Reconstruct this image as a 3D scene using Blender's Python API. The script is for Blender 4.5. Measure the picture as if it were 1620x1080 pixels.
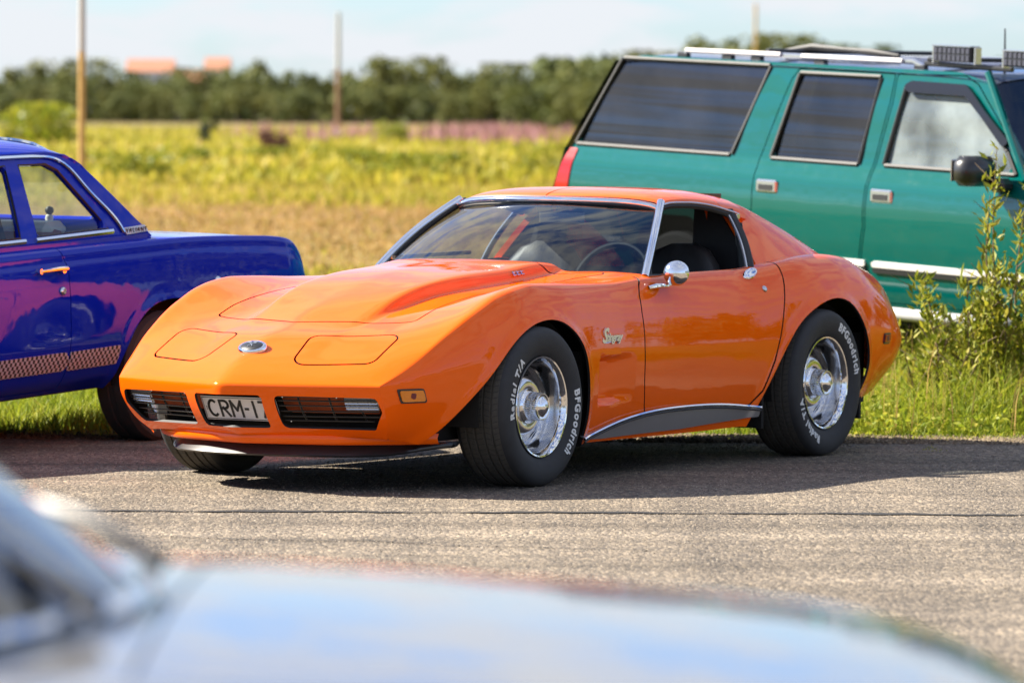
import bpy, math, random
import numpy as np
from mathutils import Vector, Matrix
for _o in list(bpy.data.objects):
    bpy.data.objects.remove(_o)
SC = bpy.context.scene
R = math.radians
rng = np.random.default_rng(7)
random.seed(7)

# ------------------------------------------------------------------ camera
cam_data = bpy.data.cameras.new('camera')
cam = bpy.data.objects.new('camera', cam_data)
SC.collection.objects.link(cam)
CAM_Z = 1.5597
PITCH, ROLL = -0.0431419, 0.0057383
cam.matrix_world = (Matrix.Translation((0, 0, CAM_Z)) @ Matrix.Rotation(math.pi/2 + PITCH, 4, 'X')
                    @ Matrix.Rotation(ROLL, 4, 'Z'))
cam_data.sensor_width = 36.0
cam_data.lens = 187.41
cam_data.clip_start = 0.1
cam_data.clip_end = 6000
cam_data.dof.use_dof = True
cam_data.dof.focus_distance = 21.9
cam_data.dof.aperture_fstop = 4.5
SC.camera = cam

# ------------------------------------------------------------------ sky and sun
SUN_AZ, SUN_EL = R(166.2), R(36)          # azimuth measured from +X, counter-clockwise
sdir = Vector((math.cos(SUN_AZ)*math.cos(SUN_EL), math.sin(SUN_AZ)*math.cos(SUN_EL), math.sin(SUN_EL)))
world = bpy.data.worlds.new('World')
SC.world = world
world.use_nodes = True
wn, wl = world.node_tree.nodes, world.node_tree.links
wn.clear()
w_out = wn.new('ShaderNodeOutputWorld')
w_bg = wn.new('ShaderNodeBackground')
w_sky = wn.new('ShaderNodeTexSky')
w_sky.sky_type = 'NISHITA'
w_sky.sun_disc = False
w_sky.sun_elevation = SUN_EL
w_sky.sun_rotation = math.pi/2 - SUN_AZ
w_sky.air_density = 1.0
w_sky.dust_density = 0.4
w_sky.ozone_density = 1.2
w_bg.inputs['Strength'].default_value = 0.056
# clouds: a noise field laid out on a flat cloud deck, mixed over the clear sky everywhere
w_tc = wn.new('ShaderNodeTexCoord')
w_sep = wn.new('ShaderNodeSeparateXYZ')
wl.new(w_tc.outputs['Generated'], w_sep.inputs[0])
def wmath(op, a, b=None, c=None):
    n = wn.new('ShaderNodeMath'); n.operation = op
    for k, v in enumerate((a, b, c)):
        if v is None: continue
        if isinstance(v, (int, float)): n.inputs[k].default_value = v
        else: wl.new(v, n.inputs[k])
    return n.outputs[0]
w_zz = wmath('ADD', wmath('MAXIMUM', w_sep.outputs[2], 0.0), 0.25)
w_cx = wmath('DIVIDE', w_sep.outputs[0], w_zz)
w_cy = wmath('DIVIDE', w_sep.outputs[1], w_zz)
w_comb = wn.new('ShaderNodeCombineXYZ')
wl.new(w_cx, w_comb.inputs[0]); wl.new(w_cy, w_comb.inputs[1])
w_noise = wn.new('ShaderNodeTexNoise')
w_noise.inputs['Scale'].default_value = 6.5
w_noise.inputs['Detail'].default_value = 8
w_noise.inputs['Roughness'].default_value = 0.58
w_noise.inputs['Distortion'].default_value = 0.35
wl.new(w_comb.outputs[0], w_noise.inputs['Vector'])
w_ramp = wn.new('ShaderNodeValToRGB')
w_ramp.color_ramp.elements[0].position = 0.41
w_ramp.color_ramp.elements[0].color = (0, 0, 0, 1)
w_ramp.color_ramp.elements[1].position = 0.57
w_ramp.color_ramp.elements[1].color = (0.92, 0.92, 0.92, 1)
wl.new(w_noise.outputs['Fac'], w_ramp.inputs[0])
w_mix = wn.new('ShaderNodeMixRGB')
w_mix.inputs[2].default_value = (4.5, 4.65, 4.9, 1)
wl.new(w_ramp.outputs[0], w_mix.inputs[0])
w_tint = wn.new('ShaderNodeMixRGB'); w_tint.blend_type = 'MULTIPLY'; w_tint.inputs[0].default_value = 1.0
w_tint.inputs[2].default_value = (0.62, 0.80, 1.18, 1)
wl.new(w_sky.outputs[0], w_tint.inputs[1]); wl.new(w_tint.outputs[0], w_mix.inputs[1])
wl.new(w_mix.outputs[0], w_bg.inputs['Color'])
wl.new(w_bg.outputs[0], w_out.inputs[0])

sun_data = bpy.data.lights.new('sun', 'SUN')
sun_data.energy = 4.5
sun_data.angle = R(0.55)
sun_data.color = (1.0, 0.92, 0.79)
sun = bpy.data.objects.new('sun', sun_data)
sun.rotation_euler = sdir.to_track_quat('Z', 'Y').to_euler()
SC.collection.objects.link(sun)

SC.view_settings.view_transform = 'Standard'
SC.view_settings.look = 'None'
SC.view_settings.gamma = 1.0
SC.view_settings.use_curve_mapping = False
SC.view_settings.exposure = 1.78
SC.render.engine = 'CYCLES'
SC.cycles.max_bounces = 8
SC.cycles.transparent_max_bounces = 16
SC.cycles.caustics_reflective = False
SC.cycles.caustics_refractive = False
SC.cycles.sample_clamp_indirect = 6.0
SC.cycles.use_denoising = True

# ------------------------------------------------------------------ materials
def new_mat(name):
    m = bpy.data.materials.new(name)
    m.use_nodes = True
    return m, m.node_tree.nodes, m.node_tree.links, m.node_tree.nodes['Principled BSDF']

def pmat(name, col, rough=0.5, metal=0.0, coat=0.0, spec=0.5, noise=0.0, nscale=40.0, bump=0.0, bscale=200.0,
         coat_rough=0.03, emit=None, flake=0.0):
    m, n, l, b = new_mat(name)
    b.inputs['Base Color'].default_value = (*col, 1)
    b.inputs['Roughness'].default_value = rough
    b.inputs['Metallic'].default_value = metal
    b.inputs['Coat Weight'].default_value = coat
    b.inputs['Coat Roughness'].default_value = coat_rough
    b.inputs['Specular IOR Level'].default_value = spec
    tc = n.new('ShaderNodeTexCoord')
    if noise > 0:
        t = n.new('ShaderNodeTexNoise'); t.inputs['Scale'].default_value = nscale
        t.inputs['Detail'].default_value = 5
        l.new(tc.outputs['Object'], t.inputs['Vector'])
        mx = n.new('ShaderNodeMixRGB')
        mx.inputs[1].default_value = (*[c*(1-noise) for c in col], 1)
        mx.inputs[2].default_value = (*[min(1, c*(1+noise)) for c in col], 1)
        l.new(t.outputs['Fac'], mx.inputs[0]); l.new(mx.outputs[0], b.inputs['Base Color'])
    if bump > 0:
        t2 = n.new('ShaderNodeTexNoise'); t2.inputs['Scale'].default_value = bscale
        t2.inputs['Detail'].default_value = 3
        l.new(tc.outputs['Object'], t2.inputs['Vector'])
        bp = n.new('ShaderNodeBump'); bp.inputs['Strength'].default_value = bump
        bp.inputs['Distance'].default_value = 0.002
        l.new(t2.outputs['Fac'], bp.inputs['Height']); l.new(bp.outputs[0], b.inputs['Normal'])
    if emit:
        b.inputs['Emission Color'].default_value = (*emit, 1)
        b.inputs['Emission Strength'].default_value = 1.0
    return m

def paint(name, col, flake=0.25, rough=0.38, coat=1.0, dust=0.03, ior=1.36):
    """clear-coated body paint: soft base, sharp coat with slight orange peel, a little dust"""
    m, n, l, b = new_mat(name)
    tc = n.new('ShaderNodeTexCoord')
    t = n.new('ShaderNodeTexNoise'); t.inputs['Scale'].default_value = 7; t.inputs['Detail'].default_value = 6
    l.new(tc.outputs['Object'], t.inputs['Vector'])
    mx = n.new('ShaderNodeMixRGB')
    mx.inputs[1].default_value = (*[c*0.95 for c in col], 1)
    mx.inputs[2].default_value = (*[min(1, c*1.05) for c in col], 1)
    l.new(t.outputs['Fac'], mx.inputs[0]); l.new(mx.outputs[0], b.inputs['Base Color'])
    b.inputs['Roughness'].default_value = rough
    b.inputs['Specular IOR Level'].default_value = flake
    b.inputs['Coat Weight'].default_value = coat
    b.inputs['Coat IOR'].default_value = ior
    t3 = n.new('ShaderNodeTexNoise'); t3.inputs['Scale'].default_value = 14; t3.inputs['Detail'].default_value = 8
    l.new(tc.outputs['Object'], t3.inputs['Vector'])
    mr = n.new('ShaderNodeMapRange')
    mr.inputs['From Min'].default_value = 0.3; mr.inputs['From Max'].default_value = 0.8
    mr.inputs['To Min'].default_value = 0.015; mr.inputs['To Max'].default_value = 0.015 + dust*2
    l.new(t3.outputs['Fac'], mr.inputs['Value']); l.new(mr.outputs[0], b.inputs['Coat Roughness'])
    t2 = n.new('ShaderNodeTexNoise'); t2.inputs['Scale'].default_value = 5.0; t2.inputs['Detail'].default_value = 2
    l.new(tc.outputs['Object'], t2.inputs['Vector'])
    bp = n.new('ShaderNodeBump'); bp.inputs['Strength'].default_value = 0.10; bp.inputs['Distance'].default_value = 0.02
    l.new(t2.outputs['Fac'], bp.inputs['Height']); l.new(bp.outputs[0], b.inputs['Coat Normal'])
    return m

def glass(name, tint=(0.8, 0.86, 0.84), refl=1.0, ior=1.5):
    """thin pane: tinted see-through with Fresnel reflection"""
    m, n, l, b = new_mat(name)
    n.remove(b)
    out = n['Material Output']
    tr = n.new('ShaderNodeBsdfTransparent'); tr.inputs[0].default_value = (*tint, 1)
    gl = n.new('ShaderNodeBsdfGlossy'); gl.inputs['Roughness'].default_value = 0.01
    gl.inputs[0].default_value = (refl, refl, refl, 1)
    fr = n.new('ShaderNodeFresnel')
    ge = n.new('ShaderNodeNewGeometry'); mi = n.new('ShaderNodeMix')
    mi.inputs['A'].default_value = ior; mi.inputs['B'].default_value = 1/ior
    l.new(ge.outputs['Backfacing'], mi.inputs['Factor']); l.new(mi.outputs['Result'], fr.inputs['IOR'])
    mx = n.new('ShaderNodeMixShader')
    l.new(fr.outputs[0], mx.inputs[0]); l.new(tr.outputs[0], mx.inputs[1]); l.new(gl.outputs[0], mx.inputs[2])
    l.new(mx.outputs[0], out.inputs[0])
    return m

M = {}
M['orange'] = paint('orange_paint', (0.97, 0.128, 0.0008), flake=0.0, rough=0.6, ior=1.38)
M['blue'] = paint('blue_paint', (0.003, 0.018, 0.44), flake=0.0, rough=0.6)
M['teal'] = paint('teal_paint', (0.0, 0.092, 0.082), flake=0.0, rough=0.5, ior=1.62)
M['navy'] = paint('navy_paint', (0.012, 0.02, 0.06), flake=0.5)
M['silver_paint'] = paint('silver_paint', (0.155, 0.15, 0.145), flake=0.1, ior=1.55)
M['board'] = pmat('running_board_grey', (0.42, 0.42, 0.42), rough=0.55, noise=0.1)
M['chrome'] = pmat('chrome', (0.82, 0.83, 0.85), rough=0.06, metal=1.0, noise=0.03, nscale=30)
M['dull_chrome'] = pmat('dull_chrome', (0.60, 0.61, 0.63), rough=0.22, metal=1.0, noise=0.06, nscale=20)
M['gold'] = pmat('warm_chrome', (0.75, 0.52, 0.28), rough=0.12, metal=1.0, noise=0.05)
M['tread'] = pmat('tyre_tread', (0.075, 0.068, 0.056), rough=0.9, noise=0.35, nscale=60, bump=0.3, bscale=120)
M['rubber'] = pmat('tyre_rubber', (0.026, 0.026, 0.027), rough=0.72, noise=0.25, nscale=25, bump=0.15, bscale=160)
M['white_letter'] = pmat('raised_white_letter', (0.74, 0.74, 0.71), rough=0.7, noise=0.12, nscale=60)
M['black'] = pmat('black_trim', (0.012, 0.012, 0.013), rough=0.5, noise=0.2)
M['satin_black'] = pmat('satin_black_plastic', (0.015, 0.015, 0.017), rough=0.35, noise=0.15, coat=0.3)
M['seal_gap_shade'] = pmat('seal_and_gap_shade', (0.01, 0.01, 0.011), rough=0.6)  # rubber seals, and the painted shade on panel-gap returns
M['under'] = pmat('underside', (0.01, 0.009, 0.008), rough=0.9, noise=0.4, nscale=12)
M['dark_leather'] = pmat('dark_leather', (0.018, 0.016, 0.016), rough=0.48, noise=0.2, bump=0.25, bscale=120)
M['maroon_vinyl'] = pmat('maroon_vinyl', (0.16, 0.02, 0.02), rough=0.5, noise=0.15, bump=0.2, bscale=90)
M['pale_vinyl'] = pmat('pale_vinyl', (0.55, 0.53, 0.50), rough=0.5, noise=0.08)
M['amber'] = pmat('amber_lens', (0.75, 0.22, 0.01), rough=0.15, coat=0.6, noise=0.1, nscale=150)
M['red_lens'] = pmat('red_lens', (0.36, 0.008, 0.004), rough=0.15, coat=0.4, noise=0.1, nscale=90)
M['clear_lens'] = pmat('clear_lens', (0.72, 0.72, 0.70), rough=0.12, coat=1.0, noise=0.1, nscale=120)
M['plate_white'] = pmat('plate_white', (0.72, 0.68, 0.66), rough=0.45, noise=0.05, nscale=30)
M['plate_black'] = pmat('plate_black', (0.015, 0.015, 0.017), rough=0.5)
M['windscreen'] = glass('windscreen_glass', (0.34, 0.39, 0.41), 1.0, 1.75)
M['clear_glass'] = glass('side_glass', (0.80, 0.86, 0.82), 1.0, 1.5)

M['rear_glass'] = glass('rear_glass', (0.10, 0.11, 0.12), 1.0, 1.5)
def dusty_glass(name, tint, dust, amount):
    m = glass(name, tint, 1.0, 1.6); n, l = m.node_tree.nodes, m.node_tree.links
    out = n['Material Output']; src = out.inputs[0].links[0].from_socket
    tc = n.new('ShaderNodeTexCoord'); t = n.new('ShaderNodeTexNoise'); t.inputs['Scale'].default_value = 3.2; t.inputs['Detail'].default_value = 7
    l.new(tc.outputs['Object'], t.inputs['Vector'])
    mr = n.new('ShaderNodeMapRange'); mr.inputs['From Min'].default_value = .32; mr.inputs['From Max'].default_value = .70
    mr.inputs['To Min'].default_value = amount*.35; mr.inputs['To Max'].default_value = amount*1.5
    l.new(t.outputs['Fac'], mr.inputs['Value'])
    df = n.new('ShaderNodeBsdfDiffuse'); df.inputs[0].default_value = (*dust, 1)
    mx = n.new('ShaderNodeMixShader'); l.new(mr.outputs[0], mx.inputs[0]); l.new(src, mx.inputs[1]); l.new(df.outputs[0], mx.inputs[2])
    l.new(mx.outputs[0], out.inputs[0]); return m
M['pale_glass'] = dusty_glass('hazy_side_glass', (0.55, 0.62, 0.62), (.48, .56, .56), .32)

M['visor'] = pmat('smoked_visor', (0.012, 0.012, 0.014), rough=0.12, noise=0.1)
M['trim'] = pmat('worn_bright_trim', (0.62, 0.62, 0.63), rough=0.10, metal=1.0, noise=0.1, nscale=12)
M['letters'] = pmat('bright_letters', (0.80, 0.80, 0.80), rough=0.25, metal=0.55)
M['grille_back'] = pmat('grille_back', (0.34, 0.07, 0.02), rough=0.8, noise=0.6, nscale=14)
M['dark_glass'] = dusty_glass('privacy_glass', (0.08, 0.08, 0.10), (.20, .19, .20), .05)
M['rim_chrome'] = pmat('rim_chrome', (0.62, 0.63, 0.65), rough=0.13, metal=1.0, noise=0.05, nscale=20)
M['silver'] = pmat('silver_sill', (0.50, 0.505, 0.52), rough=0.30, metal=0.8, noise=0.08, nscale=10)

# ------------------------------------------------------------------ object helpers
def link(o):
    SC.collection.objects.link(o); return o

def props(o, label=None, cat=None, group=None, kind=None):
    if label: o['label'] = label
    if cat: o['category'] = cat
    if group: o['group'] = group
    if kind: o['kind'] = kind
    return o

def empty(name, loc=(0, 0, 0), rz=0.0, parent=None):
    o = link(bpy.data.objects.new(name, None))
    o.location = loc; o.rotation_euler = (0, 0, rz); o.empty_display_size = 0.2
    if parent: o.parent = parent
    return o

def mesh_fast(name, V, F, sharp=35.0, smooth=True):
    """V (n,3); F list of (k,m) int arrays or list of tuples"""
    me = bpy.data.meshes.new(name)
    V = np.asarray(V, dtype=np.float32)
    if isinstance(F, np.ndarray): F = [F]
    if len(F) and isinstance(F[0], np.ndarray):
        fl = [f for f in F if len(f)]
        nl = sum(f.size for f in fl); nf = sum(len(f) for f in fl)
        me.vertices.add(len(V)); me.vertices.foreach_set('co', V.ravel())
        me.loops.add(nl); me.polygons.add(nf)
        me.loops.foreach_set('vertex_index', np.concatenate([f.ravel() for f in fl]).astype(np.int32))
        tot = np.concatenate([np.full(len(f), f.shape[1]) for f in fl]).astype(np.int32)
        st = np.concatenate([[0], np.cumsum(tot)[:-1]]).astype(np.int32)
        me.polygons.foreach_set('loop_start', st)
        me.polygons.foreach_set('loop_total', tot)
    else:
        me.from_pydata([tuple(v) for v in V.tolist()], [], [tuple(int(i) for i in f) for f in F])
    me.update(calc_edges=True)
    me.validate()
    if smooth:
        me.polygons.foreach_set('use_smooth', np.ones(len(me.polygons), dtype=bool))
        if sharp is not None and sharp < 180:
            me.set_sharp_from_angle(angle=R(sharp))
    return me

def obj(name, V, F, m, parent=None, sharp=35.0, smooth=True, loc=None, rot=None):
    me = mesh_fast(name, V, F, sharp, smooth)
    if m: me.materials.append(m if not isinstance(m, str) else M[m])
    o = link(bpy.data.objects.new(name, me))
    if parent: o.parent = parent
    if loc is not None: o.location = loc
    if rot is not None: o.rotation_euler = rot
    return o

class MB:
    """collects simple shapes into one mesh"""
    def __init__(s): s.v = []; s.f = []
    def add(s, V, F):
        b = len(s.v); s.v += [tuple(map(float, v)) for v in V]
        s.f += [tuple(int(i)+b for i in f) for f in F]; return s
    def box(s, c, d, rot=None, bev=0.0):
        """box with chamfered edges"""
        cx, cy, cz = c; hx, hy, hz = d[0]/2, d[1]/2, d[2]/2
        if bev <= 0:
            P = [(x*hx, y*hy, z*hz) for x in (-1, 1) for y in (-1, 1) for z in (-1, 1)]
            F = [(0, 1, 3, 2), (4, 6, 7, 5), (0, 4, 5, 1), (2, 3, 7, 6), (0, 2, 6, 4), (1, 5, 7, 3)]
        else:
            b = min(bev, hx*.9, hy*.9, hz*.9); P = []; idx = {}
            for sx in (-1, 1):
                for sy in (-1, 1):
                    for sz in (-1, 1):
                        for a in range(3):
                            q = [sx*(hx-b), sy*(hy-b), sz*(hz-b)]
                            q[a] = (sx*hx, sy*hy, sz*hz)[a]
                            idx[(sx, sy, sz, a)] = len(P); P.append(tuple(q))
            F = []
            for a in range(3):
                for sg in (-1, 1):
                    o1, o2 = [k for k in range(3) if k != a]
                    q = []
                    for u, v in ((-1, -1), (1, -1), (1, 1), (-1, 1)):
                        t = [0, 0, 0]; t[a] = sg; t[o1] = u; t[o2] = v; q.append(idx[(*t, a)])
                    F.append(tuple(q))
            for a in range(3):
                o1, o2 = [k for k in range(3) if k != a]
                for u in (-1, 1):
                    for v in (-1, 1):
                        t0 = [0, 0, 0]; t0[o1] = u; t0[o2] = v; t1 = list(t0); t0[a] = -1; t1[a] = 1
                        F.append((idx[(*t0, o1)], idx[(*t1, o1)], idx[(*t1, o2)], idx[(*t0, o2)]))
            for sx in (-1, 1):
                for sy in (-1, 1):
                    for sz in (-1, 1):
                        F.append(tuple(idx[(sx, sy, sz, a)] for a in range(3)))
        P = np.array(P)
        if rot is not None: P = P @ np.array(rot).T
        return s.add(P + np.array(c), F)
    def tube(s, path, r, n=8, cap=True, closed=False, flat=1.0, upv=(0, 0, 1)):
        V, F = tube_geo(path, r, n, cap, closed, flat, upv); return s.add(V, F)
    def build(s, name, m, parent=None, sharp=35.0, smooth=True, **k):
        return obj(name, np.array(s.v), fix_normals(np.array(s.v), s.f), m, parent, sharp, smooth, **k)

def fix_normals(V, F):
    import bmesh
    bm = bmesh.new()
    vs = [bm.verts.new(v) for v in V.tolist()]
    for f in F:
        try: bm.faces.new([vs[i] for i in f])
        except ValueError: pass
    bmesh.ops.recalc_face_normals(bm, faces=bm.faces)
    bm.verts.index_update()
    out = [tuple(v.index for v in f.verts) for f in bm.faces]
    bm.free()
    return out

def tube_geo(path, r, n=8, cap=True, closed=False, flat=1.0, upv=(0, 0, 1)):
    P = np.asarray(path, float); m = len(P)
    r = np.full(m, r) if np.isscalar(r) else np.asarray(r, float)
    if closed: T = np.roll(P, -1, 0) - np.roll(P, 1, 0)
    else: T = np.gradient(P, axis=0)
    T /= np.linalg.norm(T, axis=1)[:, None] + 1e-12
    up = np.array(upv, float)
    if abs(T[0] @ up) > 0.95: up = np.array([1., 0, 0]) if abs(T[0][0]) < 0.9 else np.array([0, 1., 0])
    N = np.empty_like(P)
    n0 = up - (up @ T[0])*T[0]; n0 /= np.linalg.norm(n0)
    for i in range(m):
        n0 = n0 - (n0 @ T[i])*T[i]; n0 /= np.linalg.norm(n0) + 1e-12; N[i] = n0
    B = np.cross(T, N)
    a = np.arange(n)/n*2*np.pi + np.pi/n
    V = (P[:, None] + r[:, None, None]*(np.cos(a)[None, :, None]*N[:, None]*flat + np.sin(a)[None, :, None]*B[:, None])).reshape(-1, 3)
    F = []
    for i in range(m if closed else m-1):
        j = (i+1) % m
        for k in range(n):
            F.append((i*n+k, i*n+(k+1) % n, j*n+(k+1) % n, j*n+k))
    if cap and not closed:
        F.append(tuple(range(n-1, -1, -1))); F.append(tuple((m-1)*n+k for k in range(n)))
    return V, F

def lathe(prof, n=48, axis='y', ang0=0.0):
    """prof: list of (radius, offset along axis)"""
    prof = np.array(prof, float); m = len(prof)
    a = np.arange(n)/n*2*np.pi + ang0
    r = prof[:, 0][:, None]; h = np.repeat(prof[:, 1][:, None], n, 1)
    c, s = r*np.cos(a), r*np.sin(a)
    V = {'y': np.stack([c, h, s], -1), 'x': np.stack([h, c, s], -1), 'z': np.stack([c, s, h], -1)}[axis].reshape(-1, 3)
    i, k = np.meshgrid(np.arange(m-1), np.arange(n), indexing='ij')
    F = np.stack([i*n+k, i*n+(k+1) % n, (i+1)*n+(k+1) % n, (i+1)*n+k], -1).reshape(-1, 4)
    return V, F

def pchip(xk, yk):
    xk = np.asarray(xk, float); yk = np.asarray(yk, float)
    o = np.argsort(xk); xk = xk[o]; yk = yk[o]
    h = np.diff(xk); d = np.diff(yk)/h; n = len(xk)
    m = np.zeros(n)
    if n == 2: m[:] = d[0]
    else:
        for i in range(1, n-1):
            if d[i-1]*d[i] > 0:
                w1, w2 = 2*h[i]+h[i-1], h[i]+2*h[i-1]
                m[i] = (w1+w2)/(w1/d[i-1]+w2/d[i])
        m[0] = ((2*h[0]+h[1])*d[0]-h[0]*d[1])/(h[0]+h[1])
        if m[0]*d[0] <= 0: m[0] = 0
        elif abs(m[0]) > 3*abs(d[0]): m[0] = 3*d[0]
        m[-1] = ((2*h[-1]+h[-2])*d[-1]-h[-1]*d[-2])/(h[-1]+h[-2])
        if m[-1]*d[-1] <= 0: m[-1] = 0
        elif abs(m[-1]) > 3*abs(d[-1]): m[-1] = 3*d[-1]
    def f(x):
        x = np.asarray(x, float)
        xc = np.clip(x, xk[0], xk[-1])
        i = np.clip(np.searchsorted(xk, xc, 'right')-1, 0, n-2)
        t = (xc-xk[i])/h[i]
        r = ((1+2*t)*(1-t)**2*yk[i] + t*(1-t)**2*h[i]*m[i] + t*t*(3-2*t)*yk[i+1] + t*t*(t-1)*h[i]*m[i+1])
        r = r + np.where(x < xk[0], (x-xk[0])*m[0], 0) + np.where(x > xk[-1], (x-xk[-1])*m[-1], 0)
        return r
    return f

def cspline(tk, P, t):
    """natural cubic spline through P (n,d) at params tk, evaluated at t"""
    tk = np.asarray(tk, float); P = np.asarray(P, float); n = len(tk); h = np.diff(tk)
    A = np.zeros((n, n)); b = np.zeros((n, P.shape[1])); A[0, 0] = A[-1, -1] = 1
    for i in range(1, n-1):
        A[i, i-1] = h[i-1]; A[i, i] = 2*(h[i-1]+h[i]); A[i, i+1] = h[i]
        b[i] = 6*((P[i+1]-P[i])/h[i] - (P[i]-P[i-1])/h[i-1])
    Mm = np.linalg.solve(A, b)
    i = np.clip(np.searchsorted(tk, t, 'right')-1, 0, n-2)
    hh = h[i][:, None]; a = (tk[i+1]-t)[:, None]/hh; c = (t-tk[i])[:, None]/hh
    return a*P[i]+c*P[i+1]+((a**3-a)*Mm[i]+(c**3-c)*Mm[i+1])*hh**2/6

def curve(P, n=40, closed=False):
    """smooth polyline through P"""
    P = np.asarray(P, float)
    if closed: P = np.vstack([P, P[:1]])
    t = np.concatenate([[0], np.cumsum(np.linalg.norm(np.diff(P, axis=0), axis=1))])
    return cspline(t, P, np.linspace(0, t[-1], n))

def grid_faces(n, m, flip=False):
    i, j = np.meshgrid(np.arange(n-1), np.arange(m-1), indexing='ij')
    a = i*m+j
    F = np.stack([a, a+1, a+m+1, a+m], -1).reshape(-1, 4)
    return F[:, ::-1] if flip else F

def weld(V, F, tol=2e-5):
    key = np.round(V/tol).astype(np.int64)
    _, first, inv = np.unique(key, axis=0, return_index=True, return_inverse=True)
    inv = inv.ravel()
    return V[first], inv[F], first

def tri(F):
    T = np.concatenate([F[:, [0, 1, 2]], F[:, [0, 2, 3]]])
    ok = (T[:, 0] != T[:, 1]) & (T[:, 1] != T[:, 2]) & (T[:, 0] != T[:, 2])
    return T[ok]

def vnormals(V, T):
    fn = np.cross(V[T[:, 1]]-V[T[:, 0]], V[T[:, 2]]-V[T[:, 0]])
    N = np.zeros_like(V)
    for k in range(3):
        for c in range(3): N[:, c] += np.bincount(T[:, k], fn[:, c], len(V))
    return N/(np.linalg.norm(N, axis=1)[:, None]+1e-12)

def laplace(V, T, iters, lam=0.5, w=None, fix_boundary=True):
    E = np.concatenate([T[:, [0, 1]], T[:, [1, 2]], T[:, [2, 0]]])
    Es = np.sort(E, 1); U, cnt = np.unique(Es, axis=0, return_counts=True)
    n = len(V); deg = np.bincount(U.ravel(), minlength=n).astype(float)
    wt = np.ones(n) if w is None else w.copy()
    if fix_boundary: wt[np.unique(U[cnt == 1])] = 0
    V = V.copy()
    for _ in range(iters):
        S = np.zeros_like(V)
        for c in range(3):
            S[:, c] = np.bincount(U[:, 0], V[U[:, 1], c], n)+np.bincount(U[:, 1], V[U[:, 0], c], n)
        V += (wt*lam)[:, None]*(S/np.maximum(deg, 1)[:, None]-V)
    return V

def clip(A, T, f, keep_pos=True):
    """keep the part of triangle mesh (A vertex attributes, T) where f>0; splits crossed triangles"""
    if not keep_pos: f = -f
    f = np.where(np.abs(f) < 1e-7, 1e-7, f)
    p = f > 0; c = p[T].sum(1)
    full = T[c == 3]
    out = [full]; newA = []; base = len(A); cache = {}
    def cut(a, b):
        k = (a, b) if a < b else (b, a)
        r = cache.get(k)
        if r is None:
            t = f[k[0]]/(f[k[0]]-f[k[1]])
            newA.append(A[k[0]]*(1-t)+A[k[1]]*t); r = base+len(newA)-1; cache[k] = r
        return r
    extra = []
    for q in T[(c == 1) | (c == 2)].tolist():
        s = [p[i] for i in q]
        if sum(s) == 1:
            k = s.index(True); a, b, d = q[k], q[(k+1) % 3], q[(k+2) % 3]
            extra.append((a, cut(a, b), cut(a, d)))
        else:
            k = s.index(False); a, b, d = q[k], q[(k+1) % 3], q[(k+2) % 3]
            x, y = cut(a, b), cut(a, d)
            extra.append((x, b, d)); extra.append((x, d, y))
    if extra: out.append(np.array(extra))
    T2 = np.concatenate(out) if out else np.zeros((0, 3), int)
    A2 = np.concatenate([A, np.array(newA)]) if newA else A
    used, inv = np.unique(T2, return_inverse=True)
    return A2[used], inv.reshape(T2.shape)

def poly_sdf(x, y, P):
    """signed distance to polygon, positive inside"""
    P = np.asarray(P, float); d = np.full(x.shape, 1e18); ins = np.zeros(x.shape, bool); n = len(P)
    for i in range(n):
        a, b = P[i], P[(i+1) % n]; e = b-a
        wx, wy = x-a[0], y-a[1]
        t = np.clip((wx*e[0]+wy*e[1])/(e@e+1e-18), 0, 1)
        d = np.minimum(d, (wx-e[0]*t)**2+(wy-e[1]*t)**2)
        c = ((a[1] <= y) != (b[1] <= y)) & (x < (b[0]-a[0])*(y-a[1])/(b[1]-a[1]+1e-18)+a[0])
        ins ^= c
    d = np.sqrt(d); return np.where(ins, d, -d)

def inset_poly(P, r):
    P = np.asarray(P, float); n = len(P)
    area = 0.5*sum(P[i][0]*P[(i+1) % n][1]-P[(i+1) % n][0]*P[i][1] for i in range(n))
    s = 1 if area > 0 else -1; out = []
    for i in range(n):
        a, b, c = P[i-1], P[i], P[(i+1) % n]
        e1 = (b-a)/np.linalg.norm(b-a); e2 = (c-b)/np.linalg.norm(c-b)
        n1 = np.array([-e1[1], e1[0]])*s; n2 = np.array([-e2[1], e2[0]])*s
        k = 1+n1@n2
        out.append(b+r*(n1+n2)/max(k, 0.25))
    return np.array(out)

def rpoly(x, y, P, r=0.03):
    """signed distance to a polygon with rounded corners"""
    return poly_sdf(x, y, inset_poly(P, r))+r

def smoothstep(a, b, x):
    t = np.clip((x-a)/(b-a), 0, 1); return t*t*(3-2*t)

def flange(V, T, N, depth, only=None, wall=0.0):
    """turn the open borders inward: adds a return along -N of given depth"""
    E = np.concatenate([T[:, [0, 1]], T[:, [1, 2]], T[:, [2, 0]]])
    key = np.sort(E, 1)
    U, inv, cnt = np.unique(key, axis=0, return_inverse=True, return_counts=True)
    B = E[cnt[inv.ravel()] == 1]
    if only is not None:
        B = B[only[B[:, 0]] & only[B[:, 1]]]
    if not len(B): return V, T
    ids = np.unique(B); mp = -np.ones(len(V), int); mp[ids] = len(V)+np.arange(len(ids))
    V2 = np.concatenate([V, V[ids]-N[ids]*depth])
    a, b = B[:, 0], B[:, 1]
    T2 = np.concatenate([T, np.stack([b, a, mp[a]], -1), np.stack([b, mp[a], mp[b]], -1)])
    return V2, T2

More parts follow.
